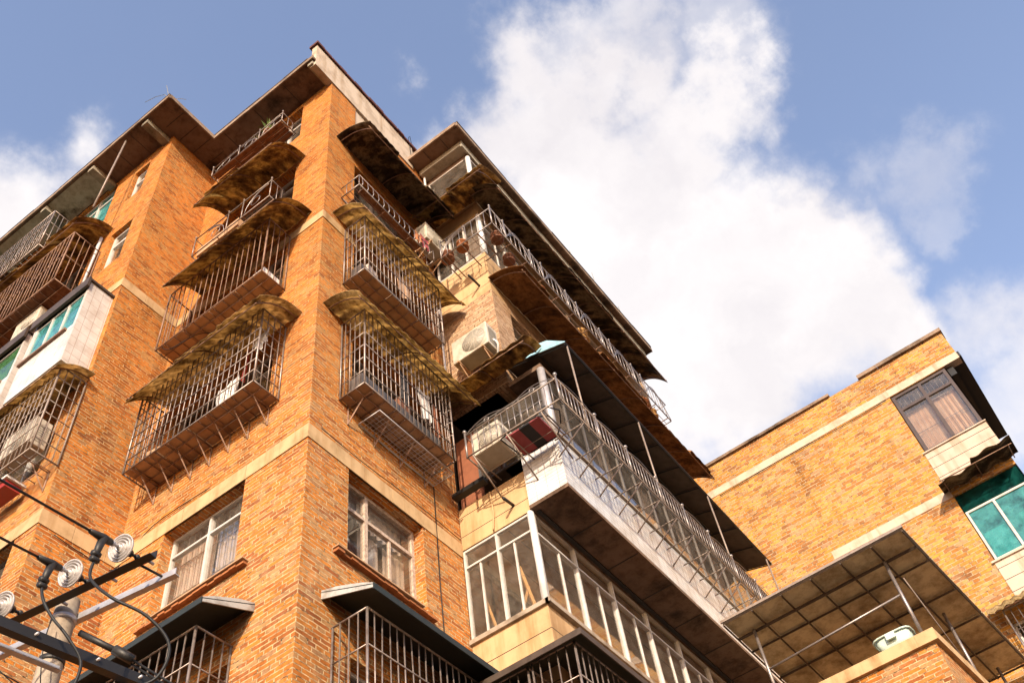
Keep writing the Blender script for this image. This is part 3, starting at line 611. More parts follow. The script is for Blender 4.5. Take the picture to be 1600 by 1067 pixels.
tq = cage('side bay of the bottom wing cage facing the brick corner', FWL, -1.2, -.12, .66, 6.8, 8.60, .13, 3, bar='steel', floor_kind='open', brackets=0, br=.01)
# hoods over the lowest cages (folded sheet)
def hood(label, F, a0, a1, d, z, mats=('green_sheet', 'white_sheet'), ends=True):
    t = thing('sheet_hood', label, 'awning', F.p((a0+a1)/2, 0, z), 'sheet hoods over the lowest cages')
    mb = MB(); zw = z+.32
    P = lambda a, o, zz: F.p(a, o, zz)
    mb.add([P(a0, 0, zw-.012), P(a1, 0, zw-.012), P(a1, d, z-.012), P(a0, d, z-.012), P(a0, 0, zw), P(a1, 0, zw), P(a1, d, z), P(a0, d, z)], [(0,1,2,3),(4,7,6,5),(0,4,5,1),(1,5,6,2),(2,6,7,3),(3,7,4,0)])
    mb.build('sheet', mats[0], t)
    for a in ((a0, a1) if ends else ()):
        e = MB()
        pts = [P(a, 0, zw-.10), P(a, d, z-.05), P(a, d*1.0, z+.012), P(a, d*.8, z+.10), P(a, d*.6, z+.17), P(a, d*.3, z+.27), P(a, 0, zw+.02)]
        s2 = [Vector(p)+Vector(P(.015 if a == a0 else -.015, 0, 0))-Vector(P(0, 0, 0)) for p in pts]; n = len(pts)
        e.add(list(pts)+[tuple(q) for q in s2], [tuple(range(n)), tuple(range(2*n-1, n-1, -1))]+[(i, (i+1) % n, n+(i+1) % n, n+i) for i in range(n)])
        e.build('end_plate', mats[1], t)
    MB().fb(F, a0, a1, d-.002, d+.012, z-.07, z+.01).build('fascia', 'green_sheet', t)
    return t
hood('grey edged hood over the lower left cage, beneath the left sash window', FL, .66, 3.55, .72, 8.78)
hood('white ended hood over the lower right cage, beneath the peeling window', FR, .36, 3.1, .76, 8.78)
ht = thing('sheet_hood', 'dark cornered hood wrapping the foot of the glazed wing balcony', 'awning', (2.44, -2.03, 8.62), 'sheet hoods over the lowest cages')
q = MB(); wl3 = [(3.215, -.08, 8.94), (3.215, -1.255, 8.94), (7.5, -1.255, 8.94)]; ol3 = [(2.44, -.08, 8.62), (2.44, -2.03, 8.62), (7.5, -2.03, 8.62)]
up3 = lambda P: [(x, y, z+.012) for x, y, z in P]
q.add(wl3+ol3+up3(wl3)+up3(ol3), [(0,1,4,3),(1,2,5,4),(6,9,10,7),(7,10,11,8),(3,4,10,9),(4,5,11,10),(0,3,9,6),(2,8,11,5)]); q.build('sheet', 'green_sheet', ht)
q = MB(); q.box(2.425, 2.44, -2.045, -.08, 8.55, 8.632); q.box(2.44, 7.5, -2.045, -2.03, 8.55, 8.632); q.build('fascia', 'dark_sheet', ht)
rb_ = MB()
for i in range(9): rb_.fb(FL, 2.0+i*.13, 2.0+i*.13+.12, .3, .32, 6.85, 8.3)
tag(rb_.build('plank_screen', 'wood_red'), 'dark red upright boards standing inside the bottom left cage', 'screen')

# ------------------------------------------------------------------ ornate racks and railings
def arc_pts(F, a0, a1, o, z0, h, n=8): return [F.p(a0+(a1-a0)*i/n, o, z0+h*math.sin(math.pi*i/n)) for i in range(n+1)]
def rail_run(mb, P, a0, a1, z0, z1, step, r=.008, posts=(), orn=False, F=None, o=0, ring=False):
    mb.bar(P(a0, z0), P(a1, z0), r*1.3, 6); mb.bar(P(a0, z1), P(a1, z1), r*1.3, 6)
    n = max(2, round((a1-a0)/step))
    for i in range(n+1):
        a = a0+(a1-a0)*i/n; mb.bar(P(a, z0), P(a, z1), r, 5)
def flower_rack(label, F, a0, a1, d, z0, h, balls, sweeps, board=True, mat='steel', fmat='wood'):
    t = thing('flower_rack', label, 'flower rack', F.p((a0+a1)/2, 0, z0), 'iron flower racks below windows')
    m_ = MB(); Pf = lambda a, z: F.p(a, d, z)
    m_.bar(Pf(a0, z0), Pf(a1, z0), .013, 5); m_.bar(Pf(a0, z0+h), Pf(a1, z0+h), .011, 5); m_.bar(F.p(a0, .01, z0), F.p(a1, .01, z0), .012, 5)
    for a in (a0, a1):
        m_.bar(F.p(a, 0, z0), F.p(a, d, z0), .012, 5); m_.bar(F.p(a, 0, z0+h), F.p(a, d, z0+h), .010, 5)
        for v in (.3, .6, .99): m_.bar(F.p(a, d*v, z0), F.p(a, d*v, z0+h), .008, 5)
    for a in balls: m_.bar(Pf(a, z0), Pf(a, z0+h+.05), .012, 6); m_.ball(Pf(a, z0+h+.07), .024)
    m_.build('frame', mat, t)
    s_ = MB()
    for a, b in sweeps:
        for q in (0, .05, .1): s_.tube([F.p(a+(b-a)*i/10, d-.004, z0+.02+(h-.02-q*.6)*(1-(i/10)**2)**.5) for i in range(11)], .006, 5)
        c = (a+b)/2; s_.tube([F.p(c+.12*math.cos(k*.5236), d+.004, z0+h*.42+.12*math.sin(k*.5236)) for k in range(12)], .006, 5, closed=True)
    s_.build('scrollwork', 'stainless', t)
    n = int((a1-a0)/.8)+1; c_ = MB()
    for i in range(1, n): c_.bar(F.p(a0+(a1-a0)*i/n, 0, z0-.012), F.p(a0+(a1-a0)*i/n, d, z0-.012), .012, 4)
    for v in (.25, .5, .75): c_.bar(F.p(a0, d*v, z0-.004), F.p(a1, d*v, z0-.004), .007, 4)
    c_.build('floor_bars', 'steel_rust', t)
    if board:
        bb = MB()
        for v in ((.03, .30), (.33, .62), (.66, .96)): bb.fb(F, a0+.05, a1-.05, d*v[0], d*v[1], z0+.012, z0+.032)
        bb.build('floor_boards', fmat, t)
    return t
flower_rack('ornate rack with scrolls and floor boards under the highest left window', FL, .98, 3.05, .42, 21.68, .36, (.98, 1.65, 2.25, 3.05), ((1.05, 1.6), (2.2, 1.7), (2.3, 2.95)))
flower_rack('ornate rack with ball finials below the curved stained awning, second from the eave', FL, 1.02, 3.05, .40, 18.45, .62, (1.02, 1.75, 2.15, 3.05), ((1.1, 1.7), (2.7, 2.2)), board=False)
tag(MB().fb(FL, 1.9, 3.0, .06, .34, 18.47, 18.72).build('planter_box', 'board'), 'tan planter box lying in the second ornate rack', 'planter')
t = flower_rack('plain rack with bent uprights and two plank rows, right of the brick corner', FR, .42, 2.6, .45, 18.3, .36, (), (), board=False)
bb = MB(); bb.fb(FR, .6, 2.5, .02, .15, 18.33, 18.36); bb.fb(FR, .55, 2.2, .30, .43, 18.33, 18.36); bb.build('floor_boards', 'wood', t)
u_ = MB()
for i in range(14): a = .5+i*.15; u_.tube([FR.p(a, .45, 18.66), FR.p(a, .47, 18.42), FR.p(a, .40, 18.32)], .008, 5)
u_.build('uprights', 'stainless', t)

def pot(label, c, r, h, mat='clay', plant=None, group='flower pots on the balconies'):
    t = thing('flower_pot', label, 'flower pot', c, group)
    MB().lathe(c, (0, 0, 1), [(0, r*.68), (h*.85, r), (h*.86, r*1.1), (h, r*1.1), (h*.98, r*.9)], 14).build('pot', mat, t)
    MB().lathe((c[0], c[1], c[2]-.014), (0, 0, 1), [(0, r*1.02), (.012, r*1.15)], 14).build('saucer', mat, t)
    if plant:
        mb = MB(); rnd = random.Random(int(c[0]*100+c[1]*10))
        for i in range(plant[0]):
            a = rnd.uniform(0, 6.28); L = plant[1]*rnd.uniform(.5, 1); e = rnd.uniform(.5, 1.3); w_ = plant[2]
            b = Vector(c)+Vector((0, 0, h)); dr_ = Vector((math.cos(a), math.sin(a), 0)); sd2 = Vector((-dr_.y, dr_.x, 0))
            q = [b+dr_*(L*.45)*k/3*math.cos(e)*1.5+Vector((0, 0, L*(k/3)*math.sin(e)-.25*L*(k/3)**2)) for k in range(4)]
            ww = [w_*.6, w_, w_*.7, .001]
            vs = []
            for k in range(4): vs += [q[k]-sd2*ww[k], q[k]+sd2*ww[k]]
            mb.add(vs, [(0, 1, 3, 2), (2, 3, 5, 4), (4, 5, 7, 6)])
        mb.build('leaves', plant[3], t)
    return t
pot('small clay pot with spiky green leaves in the highest rack', (-.30, 1.50, 21.72), .11, .24, 'clay', (34, .62, .026, 'green'))
pot('clay pot of thin dry stems beside the spiky plant in the highest rack', (-.30, 1.85, 21.72), .09, .2, 'clay_dark', (40, .42, .009, 'dry'))
pot('brown pot in the left part of the highest rack', (-.22, 2.4, 21.72), .08, .12, 'clay_dark', (12, .2, .012, 'dry'))

# wing railings -------------------------------------------------------
def fancy_basket(label, x0, x1, y0, yw, z0, h, step, ring_at, ball_x, left_y, rw, big):
    """railing basket wrapped round the wing corner: left run at x=x0 (y0..left_y), front run at y=y0 (x0..x1)"""
    t = thing('balcony_railing', label, 'railing', (x0, y0, z0), 'railing baskets of the wing')
    m_ = MB(); FLx = Face('x', x0); FFy = Face('y', y0)
    for F, a0, a1 in ((FLx, y0, left_y), (FFy, x0, x1)):
        m_.bar(F.p(a0, 0, z0), F.p(a1, 0, z0), .014, 5); m_.bar(F.p(a0, 0, z0+h), F.p(a1, 0, z0+h), .013, 5)
    m_.bar((x0, left_y, z0), (rw, left_y, z0), .013, 5); m_.bar((x0, left_y, z0+h), (rw, left_y, z0+h), .011, 5)
    m_.bar((x1, y0, z0), (x1, yw, z0), .013, 5); m_.bar((x1, y0, z0+h), (x1, yw, z0+h), .011, 5)
    m_.build('rail', 'bar_pale' if big else 'stainless', t)
    b = MB()
    for F, a0, a1 in ((FLx, y0, left_y), (FFy, x0, x1)):
        n = round((a1-a0)/step)
        for i in range(1, n): b.bar(F.p(a0+(a1-a0)*i/n, 0, z0), F.p(a0+(a1-a0)*i/n, 0, z0+h), .0075, 5)
    b.build('balusters', 'stainless', t)
    for q in [(x0, y0), (x0, left_y)]+[(x, y0) for x in ball_x]:
        p_ = MB(); p_.bar((*q, z0-.02), (*q, z0+h+.06), .017, 8); p_.ball((*q, z0+h+.09), .034 if big else .026, 10)
        p_.build('finial_post', 'stainless', t)
    sc = MB()
    xs = sorted([x0]+list(ball_x)+[x1])
    for i in range(len(xs)-1):
        a, b2 = xs[i], xs[i+1]; c = (a+b2)/2
        if big:
            sc.tube([FFy.p(a+(b2-a)*k/12, .006, z0+h+.10*math.sin(math.pi*k/12)) for k in range(13)], .006, 5)
        elif i % 2 == 1:
            for q in (0, .06, .12): sc.tube([FFy.p(a+(b2-a)*k/12, .006, z0+.03+(h+.06-q)*math.sin(math.pi*k/12)) for k in range(13)], .007, 5)
        else:
            for q in (0, .07): sc.tube([FFy.p(a+(b2-a)*k/10, .006, z0+(h+.05-q)*(1-(k/10)**2)**.5) for k in range(11)], .007, 5)
    ly = [y0, y0+(left_y-y0)*.5, left_y]
    for i in range(2):
        a, b2 = ly[i], ly[i+1]; c = (a+b2)/2
        if big:
            sc.tube([FLx.p(a+(b2-a)*k/12, .006, z0+h+.14*math.sin(math.pi*k/12)) for k in range(13)], .006, 5)
            sc.tube([FLx.p(c+.045*math.cos(k*.6283), .012, z0+h+.055+.045*math.sin(k*.6283)) for k in range(10)], .008, 5, closed=True)
        elif i == 1:
            for q in (0, .06, .12): sc.tube([FLx.p(a+(b2-a)*k/10, .006, z0+(h+.03-q)*(1-(k/10)**2)**.5) for k in range(11)], .007, 5)
    sc.build('scrollwork', 'stainless', t)
    fb = MB()
    for k in ((3,) if big else (1, 2, 3, 4)):
        o = (yw-y0)*k/5; fb.bar((x0, y0+o, z0-.006), (x1, y0+o, z0-.006), .006, 4)
        o = (rw-x0)*k/5; fb.bar((x0+o, y0, z0-.006), (x0+o, left_y, z0-.006), .006, 4)
    fb.build('floor_bars', 'bar_pale' if big else 'steel_rust', t)
    n = int((x1-x0)/.545); 
    for i in range(n):
        x = x0+.6+i*.545
        if x > x1: break
        k = MB(); k.bar((x, y0, z0-.015), (x, yw, z0-.015), .012, 5)
        if big: k.bar((x, y0+.01, z0-.02), (x, yw-.004, z0-.38), .013, 5)
        k.build('bracket', 'bar_pale' if big else 'steel_rust', t)
    for i in range(3):
        y = y0+.35+i*(left_y-y0-.45)/2
        k = MB(); k.bar((x0, y, z0-.015), (rw, y, z0-.015), .012, 5)
        if big: k.bar((x0, y, z0-.02), (rw, y, z0-.45), .013, 5)
        k.build('bracket', 'bar_pale' if big else 'steel_rust', t)
    return t
fancy_basket('wide pale railing basket with ball finials around the white tiled balcony', 2.5, 9.9, -2.44, -1.92, 12.42, .46, .11, (), (3.56, 4.46, 5.37, 6.25, 7.13, 7.99, 8.9, 9.8), -.75, 3.2, True)
fancy_basket('upper railing with swept ironwork running round the wing corner under black awning', 2.56, 9.3, -1.88, -1.27, 18.12, .56, .16, (), (3.0, 3.9, 4.3, 5.2, 5.6, 6.5, 6.9, 7.8, 8.2), -.65, 3.2, False)
for (x, y, r, h, l, mt) in ((2.95, -1.72, .115, .16, 'round clay pot at the corner of the upper railing', 'clay_dark'), (2.66, -1.10, .11, .16, 'clay pot in the middle of the short side of the upper railing', 'clay'), (2.68, -.72, .12, .18, 'big brown pot at the inner end of the upper railing', 'clay_dark'),
                            (3.5, -1.6, .11, .16, 'pot of grey leaves just past the corner on the upper railing', 'clay_dark'), (4.55, -1.62, .11, .18, 'small orange pot along the upper railing, nearest the brown awning tip', 'clay'), (6.1, -1.6, .14, .3, 'tall yellow jar along the middle of the upper railing', 'rope'),
                            (7.0, -1.6, .12, .2, 'orange pot past the yellow jar on the upper railing', 'clay'), (8.6, -1.6, .14, .24, 'orange pot at the far end of the upper railing', 'clay'), (8.95, -1.62, .11, .18, 'last pot at the far end of the upper railing', 'rope')):
    pot(l, (x, y, 18.15), r, h, mt, (18, .3, .02, 'dry') if x in (3.5, 4.55, 8.95) else None)

# ------------------------------------------------------------------ tiled balcony of the wing
tb = thing('tiled_balcony', 'long white tiled balcony with concrete underside projecting from the wing', 'balcony', (3.2, -1.9, 11.57))
q = MB(); q.box(3.2, 12, -1.92, -1.84, 11.60, 12.62); q.box(3.2, 3.28, -1.84, -1.252, 11.60, 12.62); q.build('parapet', 'tile', tb)
q = MB(); q.box(3.19, 12, -1.93, -1.252, 11.53, 11.598); q.build('slab', 'soffit', tb)
q = MB()
for i in range(8): q.box(4.1+i*1.0, 4.115+i*1.0, -1.9, -1.26, 11.522, 11.529)
q.box(3.3, 12, -1.36, -1.3, 11.50, 11.529); q.build('underside_joints', 'black', tb)
q = MB(); q.box(3.19, 12, -1.96, -1.80, 12.622, 12.66); q.box(3.16, 3.30, -1.80, -1.252, 12.622, 12.66); q.build('cap', 'conc', tb)
FTF = Face('y', -1.85); FTL = Face('x', 3.27)
q = MB(); q.box(3.22, 12, -1.9, -1.252, 14.30, 14.40); q.build('ceiling', 'soffit', tb)
def gl2(F, a0, a1, z0, z1, n, fm, gm):
    f = MB(); fw = .03
    for i in range(n+1):
        a = a0+(a1-a0)*i/n; f.fb(F, a-fw/2, a+fw/2, -.02, .02, z0, z1)
    for z in (z0, z1, z1-.35): f.fb(F, a0, a1, -.014, .014, z-.015, z+.015)
    f.build('window_frame', fm, tb); MB().fb(F, a0, a1, -.003, .003, z0, z1).build('pane', gm, tb)
gl2(FTF, 3.3, 11.9, 12.66, 14.28, 16, 'frame_grey', 'glass_dim'); gl2(FTL, -1.8, -.45, 12.66, 13.95, 3, 'frame_grey', 'glass_dim')
MB().bar((3.27, -1.86, 12.66), (3.27, -1.86, 14.3), .065, 14).build('corner_post', 'galv', tb)
q = MB()
for i in range(6): curtain_mesh(q, FTF, 3.6+i*1.35, 4.05+i*1.35, -.12, 12.7, 14.1, waves=4)
q.build('curtain', 'curtain', tb)
q = MB().box(3.30, 3.34, -.45, -.02, 12.05, 13.9); q.build('door_panel', 'wood_red', tb)
# flat sheet canopy over tiled balcony
cn = thing('sheet_canopy', 'flat dark sheet canopy on thin poles over the tiled balcony railing', 'canopy', (3.2, -2.42, 12.9))
def slope_sheet(mb, x0, x1, y0, z0, y1, z1, th=.012):
    mb.add([(x0, y0, z0), (x1, y0, z0), (x1, y1, z1), (x0, y1, z1), (x0, y0, z0+th), (x1, y0, z0+th), (x1, y1, z1+th), (x0, y1, z1+th)], [(0,3,2,1),(4,5,6,7),(0,1,5,4),(1,2,6,5),(2,3,7,6),(3,0,4,7)])
q = MB()
for i in range(10): slope_sheet(q, 3.25+i*.75, 3.25+(i+1)*.75-.006, -2.42, 14.53+.003*(i % 2), -1.26, 14.86)
q.build('sheet', 'dark_sheet', cn)
q = MB()
for i in range(11): x = 3.28+i*.745; q.bar((x, -2.40, 14.51), (x, -1.28, 14.83), .014, 4)
q.bar((3.25, -2.40, 14.51), (10.74, -2.40, 14.51), .016, 4); q.bar((3.25, -1.9, 14.65), (10.74, -1.9, 14.65), .014, 4); q.build('frame', 'black', cn)
for x in (3.32, 5.55, 8.05, 10.5): MB().bar((x, -2.40, 12.42), (x, -2.40, 14.51), .016, 8).build('pole', 'bar_pale', cn)
q = MB(); q.add([(3.24, -2.42, 14.54), (3.24, -1.26, 14.87), (3.24, -1.26, 14.95), (3.24, -1.7, 14.99), (3.24, -2.1, 14.86), (3.245, -2.42, 14.56), (3.25, -2.42, 14.54), (3.25, -1.26, 14.87), (3.25, -1.26, 14.95), (3.25, -1.7, 14.99), (3.25, -2.1, 14.86)], [(0,1,2,3,4,5),(10,9,8,7,6)])
q.build('end_plate', 'blue_sheet', cn)

# ------------------------------------------------------------------ air conditioners
def ac(label, F, a0, a1, o0, o1, z0, z1, fan=True, legs=True):
    t = thing('air_conditioner', label, 'air conditioner', F.p((a0+a1)/2, o0, z0), 'outdoor air conditioner units')
    me = MB().fb(F, a0, a1, o0, o1, z0, z1); b = me.build('casing', 'ac_white', t)
    mod = b.modifiers.new('bevel', 'BEVEL'); mod.width = .015; mod.segments = 2
    ax = Vector(F.p(0, 1, 0))-Vector(F.p(0, 0, 0)); c = (a0+(a1-a0)*.38); r = min(z1-z0, a1-a0)*.42
    ca = Vector(F.p(c, o1+.004, (z0+z1)/2)); u = Vector(F.p(1, 0, 0))-Vector(F.p(0, 0, 0)); g_ = MB()
    for k in range(1, 8): g_.tube([ca+(u*math.cos(i*.3491)+Vector((0, 0, 1))*math.sin(i*.3491))*r*k/7 for i in range(18)], .004, 4, closed=True)
    for i in range(6): d_ = u*math.cos(i*.5236)+Vector((0, 0, 1))*math.sin(i*.5236); g_.bar(ca-d_*r, ca+d_*r, .004, 4)
    g_.build('fan_grille', 'ac_white', t)
    MB().lathe(ca-ax*.003, ax, [(0, r), (.002, r)], 24).build('fan_opening', 'ac_dark', t)
    lv = MB()
    for i in range(9): lv.fb(F, a0-.006 if F.ax == 'x' else a0-.006, a0-.001, o0+.05, o1-.05, z0+.08+i*(z1-z0-.16)/9, z0+.1+i*(z1-z0-.16)/9)
    lv.build('side_louvres', 'ac_dark', t)
    un = MB(); un.fb(F, a0+.05, a1-.05, o0+.03, o1-.03, z0-.006, z0-.001)
    un.build('base_pan', 'ac_dark', t)
    if legs:
        for a in (a0+.12, a1-.12):
            k = MB(); k.fb(F, a-.02, a+.02, 0, o1+.03, z0-.05, z0-.01); k.bar(F.p(a, .01, z0-.35), F.p(a, o1-.02, z0-.05), .014, 4); k.build('bracket', 'board', t)
    return t
ac('large cream air conditioner on brackets against the pale brick wing wall', FWL, -1.26, -.50, .12, .44, 15.12, 15.72)
ac('white air conditioner above the laundry at the inner corner under the black awning', FR, 2.50, 3.20, .08, .40, 19.15, 19.75)
ac('cream air conditioner seen from below inside the wide railing basket', Face('x', 3.2), -1.30, -.78, .18, .60, 12.48, 12.95, legs=False)
ac('grey air conditioner inside the cage at the left edge', FB, 4.0, 4.7, .08, .36, 13.0, 13.55, legs=False)
ac('cream air conditioner in shadow under the upper left cage', FB, 5.5, 6.2, .10, .40, 17.3, 17.8, legs=False)
# red folding chair in basket
ch = thing('folding_chair', 'red and black folding chair lying in the wide railing basket', 'chair', (2.8, -1.95, 12.45))
q = MB(); q.box(2.62, 3.1, -1.62, -1.38, 12.47, 12.50); q.box(2.62, 3.1, -1.98, -1.80, 12.47, 12.50); q.build('seat', 'pink', ch)
q = MB(); q.box(2.62, 3.1, -1.80, -1.62, 12.47, 12.505); q.build('seat_panel', 'blackcloth', ch)
q = MB(); q.tube([(2.6, -1.3, 12.48), (2.56, -1.5, 12.48), (2.58, -1.95, 12.48), (2.7, -2.1, 12.48), (3.0, -2.1, 12.48), (3.12, -1.95, 12.48), (3.12, -1.5, 12.48), (3.08, -1.34, 12.48)], .014, 6, closed=True); q.tube([(2.6, -1.9, 12.5), (2.62, -2.1, 12.62), (2.9, -2.2, 12.7), (3.05, -2.1, 12.6)], .012, 6); q.build('frame', 'black', ch)
# laundry
def cloth(label, F, a0, a1, o, z0, z1, mat, cat='clothing', group=None, name='hanging_cloth'):
    mb = MB(); rnd = random.Random(int(a0*77)); p1 = rnd.random()*6
    def fn(u, v):
        return Vector(F.p(a0+(a1-a0)*u+.02*math.sin(v*5+p1), o+.03*math.sin(u*11+p1)*(1-v), z0+(z1-z0)*v-.06*math.sin(u*3.14))), Vector(F.p(0, 1, 0))-Vector(F.p(0, 0, 0))
    return tag(mb.grid(fn, 14, 8, .006).build(name, mat), label, cat, group)
cloth('red cloth hanging below the white air conditioner at the inner corner', FR, 2.25, 2.5, .42, 18.6, 18.95, 'pink')
cloth('orange towel hung beside the red cloth at the inner corner', FR, 2.02, 2.2, .46, 18.45, 18.75, 'clay')
cloth('white garment hanging inside the large left cage', FL, 1.45, 1.68, .25, 13.0, 13.45, 'cloth')
cloth('pale blouse hanging next to the white garment in the large left cage', FL, 1.25, 1.43, .25, 13.1, 13.5, 'cloth')
cloth('thin dark red scarf hanging in the large left cage', FL, 1.18, 1.23, .2, 13.4, 14.1, 'red')
cloth('pale towel hung at the outer end of the large left cage', FL, .68, .95, .3, 13.75, 14.1, 'cloth')
tag(MB().fb(FL, .80, 1.05, .1, .45, 15.54, 15.72).build('carton', 'cloth'), 'white carton at the near end of the flat brown cage', 'box')
tag(MB().fb(FL, 1.1, 2.9, .3, .42, 15.54, 15.60).build('spare_plank', 'frame_white'), 'pale board lying along the flat brown cage', 'board')
# steel tank in cage right
tag(MB().fb(FR, .62, 2.4, .12, .36, 12.66, 13.0).build('storage_box', 'frame_grey'), 'long grey metal box on the floor of the lower right cage', 'box')
tag(MB().fb(FR, .62, 1.9, .12, .34, 15.62, 15.95).build('storage_box', 'frame_grey'), 'long grey box on the floor of the upper right cage', 'box')
bk = thing('wire_basket', 'fine wire basket slung under the lower right cage', 'basket', (1.9, 0, 12.2))
q = MB()
for i in range(24): x = .95+i*.07; q.bar((x, -.02, 12.40), (x, -.40, 12.40), .0035, 3)
for i in range(7): y = -.03-i*.06; q.bar((.93, y, 12.40), (2.6, y, 12.40), .0035, 3)
q.build('mesh', 'galv', bk)
q = MB(); q.tube([(.93, -.02, 12.40), (.93, -.41, 12.40), (2.6, -.41, 12.40), (2.6, -.02, 12.40)], .010, 5, closed=True); q.build('rim', 'galv', bk)
# red basin in left cage
rt = thing('washing_basin', 'red basin with white rim in the cage at the left edge', 'basin', (-1.5, 3.95, 12.1))
MB().box(-1.60, -1.36, 4.2, 4.7, 12.24, 12.36).build('bowl', 'red', rt); q = MB(); q.box(-1.64, -1.32, 4.16, 4.74, 12.36, 12.40); q.build('rim', 'cloth', rt)
# drain stubs and pipes
for (y, z, l, c) in ((-1.01, 17.56, .36, 'rusty drain stub jutting from the upper beige wing wall'), (-.98, 11.80, .26, 'short drain stub above the glazed wing balcony')):
    tag(MB().bar((3.22, y, z), (3.22-l, y, z-.03), .024, 10).build('drain_pipe', 'iron'), c, 'pipe', 'drain stubs on the wing wall')
tag(MB().box(3.0, 3.12, -.66, -.06, 12.40, 12.48).build('steel_beam', 'black'), 'short black beam at the inner corner below the railing basket', 'beam')
tag(MB().tube([(2.98, -.06, 24.2), (2.97, -.07, 23.7), (3.02, -.08, 23.2), (3.06, -.10, 22.98), (3.12, -.06, 22.6), (3.17, -.05, 21.6)], .028, 8).build('waste_pipe', 'pvc'), 'white bent pipe running down the inner corner from the parapet', 'pipe')
tag(MB().tube([(2.72, -.05, 24.2), (2.66, -.06, 24.5), (2.60, -.06, 24.35), (2.66, -.05, 23.6), (2.72, -.05, 22.9)], .008, 5).build('thin_wire', 'rubber'), 'thin wire hooked over the red parapet coping', 'wire')
tag(MB().tube([(3.19, -.05, 14.6), (3.19, -.05, 17.0), (3.18, -.04, 18.2)], .022, 8).build('waste_pipe', 'galv'), 'thin grey pipe in the inner corner of the wing', 'pipe')
tag(MB().tube([(2.62, -.012, 12.4), (2.60, -.012, 10.5), (2.62, -.012, 8.9)], .008, 5).build('thin_wire', 'rubber'), 'thin dark wire running down the brick right of the peeling window', 'wire')
tag(MB().bar((-1.83, 4.47, 23.09), (-1.85, 4.62, 20.2), .022, 8).build('prop_pole', 'bar_pale'), 'pale pole propping the left eave from the brown awning', 'pole')
tag(MB().tube([(-1.3, 5.0, 20.1), (-1.31, 5.0, 18.0)], .035, 8).build('waste_pipe', 'pvc'), 'pale pipe beside the dark upper left cage', 'pipe')
# grass tufts on the roof
gt = MB()
gt.tube([(-1.9, 3.1, 23.26), (-1.95, 3.22, 23.55), (-2.0, 3.5, 23.75), (-2.05, 3.8, 23.8)], .006, 4); gt.tube([(-1.88, 3.1, 23.26), (-1.93, 3.15, 23.6), (-1.99, 3.2, 23.95)], .006, 4); gt.tube([(-1.8, 3.0, 23.26), (-1.7, 2.9, 23.3), (-1.62, 2.85, 23.32)], .005, 4)
tag(gt.build('roof_weed', 'dry'), 'bare weed stems growing from the left roof corner', 'weed', 'weeds on the roof edge')
for (x, z, lb) in ((7.5, .5, 'shortest thin stem on the wing roof edge, nearest the inner corner'), (8.6, .8, 'tall thin stem in the middle of the wing roof edge'), (9.9, .55, 'slanting stem near the far end of the wing roof edge')):
    m_ = MB().tube([(x, -1.4, 23.25), (x+.03*z, -1.42, 23.25+z*.5), (x+.25*(z-.5), -1.4, 23.25+z)], .006, 4); tag(m_.build('roof_weed', 'dry'), lb, 'weed', 'stems along the wing roof edge')

# ------------------------------------------------------------------ tiled bays, upper left
def bay(label, y0, y1, d, z0, z1, gm, tilemat='tile_pink'):
    t = thing('tiled_bay', label, 'bay window', (-1.25-d, y0, z0), 'white tiled bays at upper left')
    x = -1.25-d
    for ya in (y0, y1-.06): MB().box(x, -1.252, ya, ya+.06, z0, z1).build('side_wall', tilemat, t)
    q = MB(); q.box(x, x+.05, y0+.061, y1-.061, z0, z0+1.0); q.box(x+.05, -1.252, y0+.06, y1-.06, z0, z0+.05); q.build('front_wall', 'tile', t)
    q = MB(); q.box(x-.07, -1.252, y0-.04, y1+.04, z1+.001, z1+.05); q.box(x-.075, x-.03, y0-.05, y1+.05, z1-.20, z1+.06); q.build('roof', 'dark_sheet', t)
    F = Face('x', x); f = MB(); a0, a1, y_0, y_1 = y0+.07, y1-.07, z0+1.0, z1-.21
    n = 3
    for i in range(n+1): f.fb(F, a0+(a1-a0)*i/n-.02, a0+(a1-a0)*i/n+.02, -.06, -.01, y_0, y_1)
    f.fb(F, a0, a1, -.055, -.012, y_0, y_0+.04); f.fb(F, a0, a1, -.055, -.012, y_1-.04, y_1); f.build('window_frame', 'frame_white', t)
    MB().fb(F, a0, a1, -.038, -.032, y_0, y_1).build('pane', gm, t)
    MB().fb(F, y0+.2, y1, .001, .05, y_0-.06, y_0-.01).build('rail', 'steel_rust', t)
    return t
bay('white tiled bay with teal sliding glass beside the sunlit brick', 3.72, 5.1, .47, 14.55, 16.72, 'glass_teal')
bay('white tiled bay with green glass at the left edge', 5.35, 7.6, .47, 14.55, 16.72, 'glass_green')

# ------------------------------------------------------------------ right hand building
rb = thing('brick_building', 'orange large brick building with pale bands and parapet at right', 'building', (12, -7.45, 0))
FX = Face('x', 12.0)
q = MB(); wall(q, FX, -7.45, 2.5, 0, 18.9, [(-7.45, -6.1, 13.15, 14.85), (-7.45, -6.1, 16.12, 17.96), (-7.3, -5.75, 10.3, 11.9)])
q.quad((12, -7.45, 0), (19, -7.45, 0), (19, -7.45, 18.9), (12, -7.45, 18.9)); q.quad((19, -7.45, 0), (19, 2.5, 0), (19, 2.5, 18.9), (19, -7.45, 18.9)); q.quad((12, 2.5, 0), (12, 2.5, 18.9), (19, 2.5, 18.9), (19, 2.5, 0))
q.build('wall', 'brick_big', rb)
q = MB(); q.fb(FX, -7.83, 2.4, -.2, .012, 17.97, 18.17); q.build('band_course', 'band_pale', rb)
q = MB(); q.fb(FX, -6.1, -3.4, -.1, .010, 14.83, 15.03); q.build('band_course', 'band_pale', rb)
q = MB(); q.fb(FX, -7.46, -6.07, -.3, .012, 15.2, 16.09); q.fb(FX, -7.48, -6.05, -.3, .05, 16.09, 16.12); q.build('apron_wall', 'plaster_pale', rb)
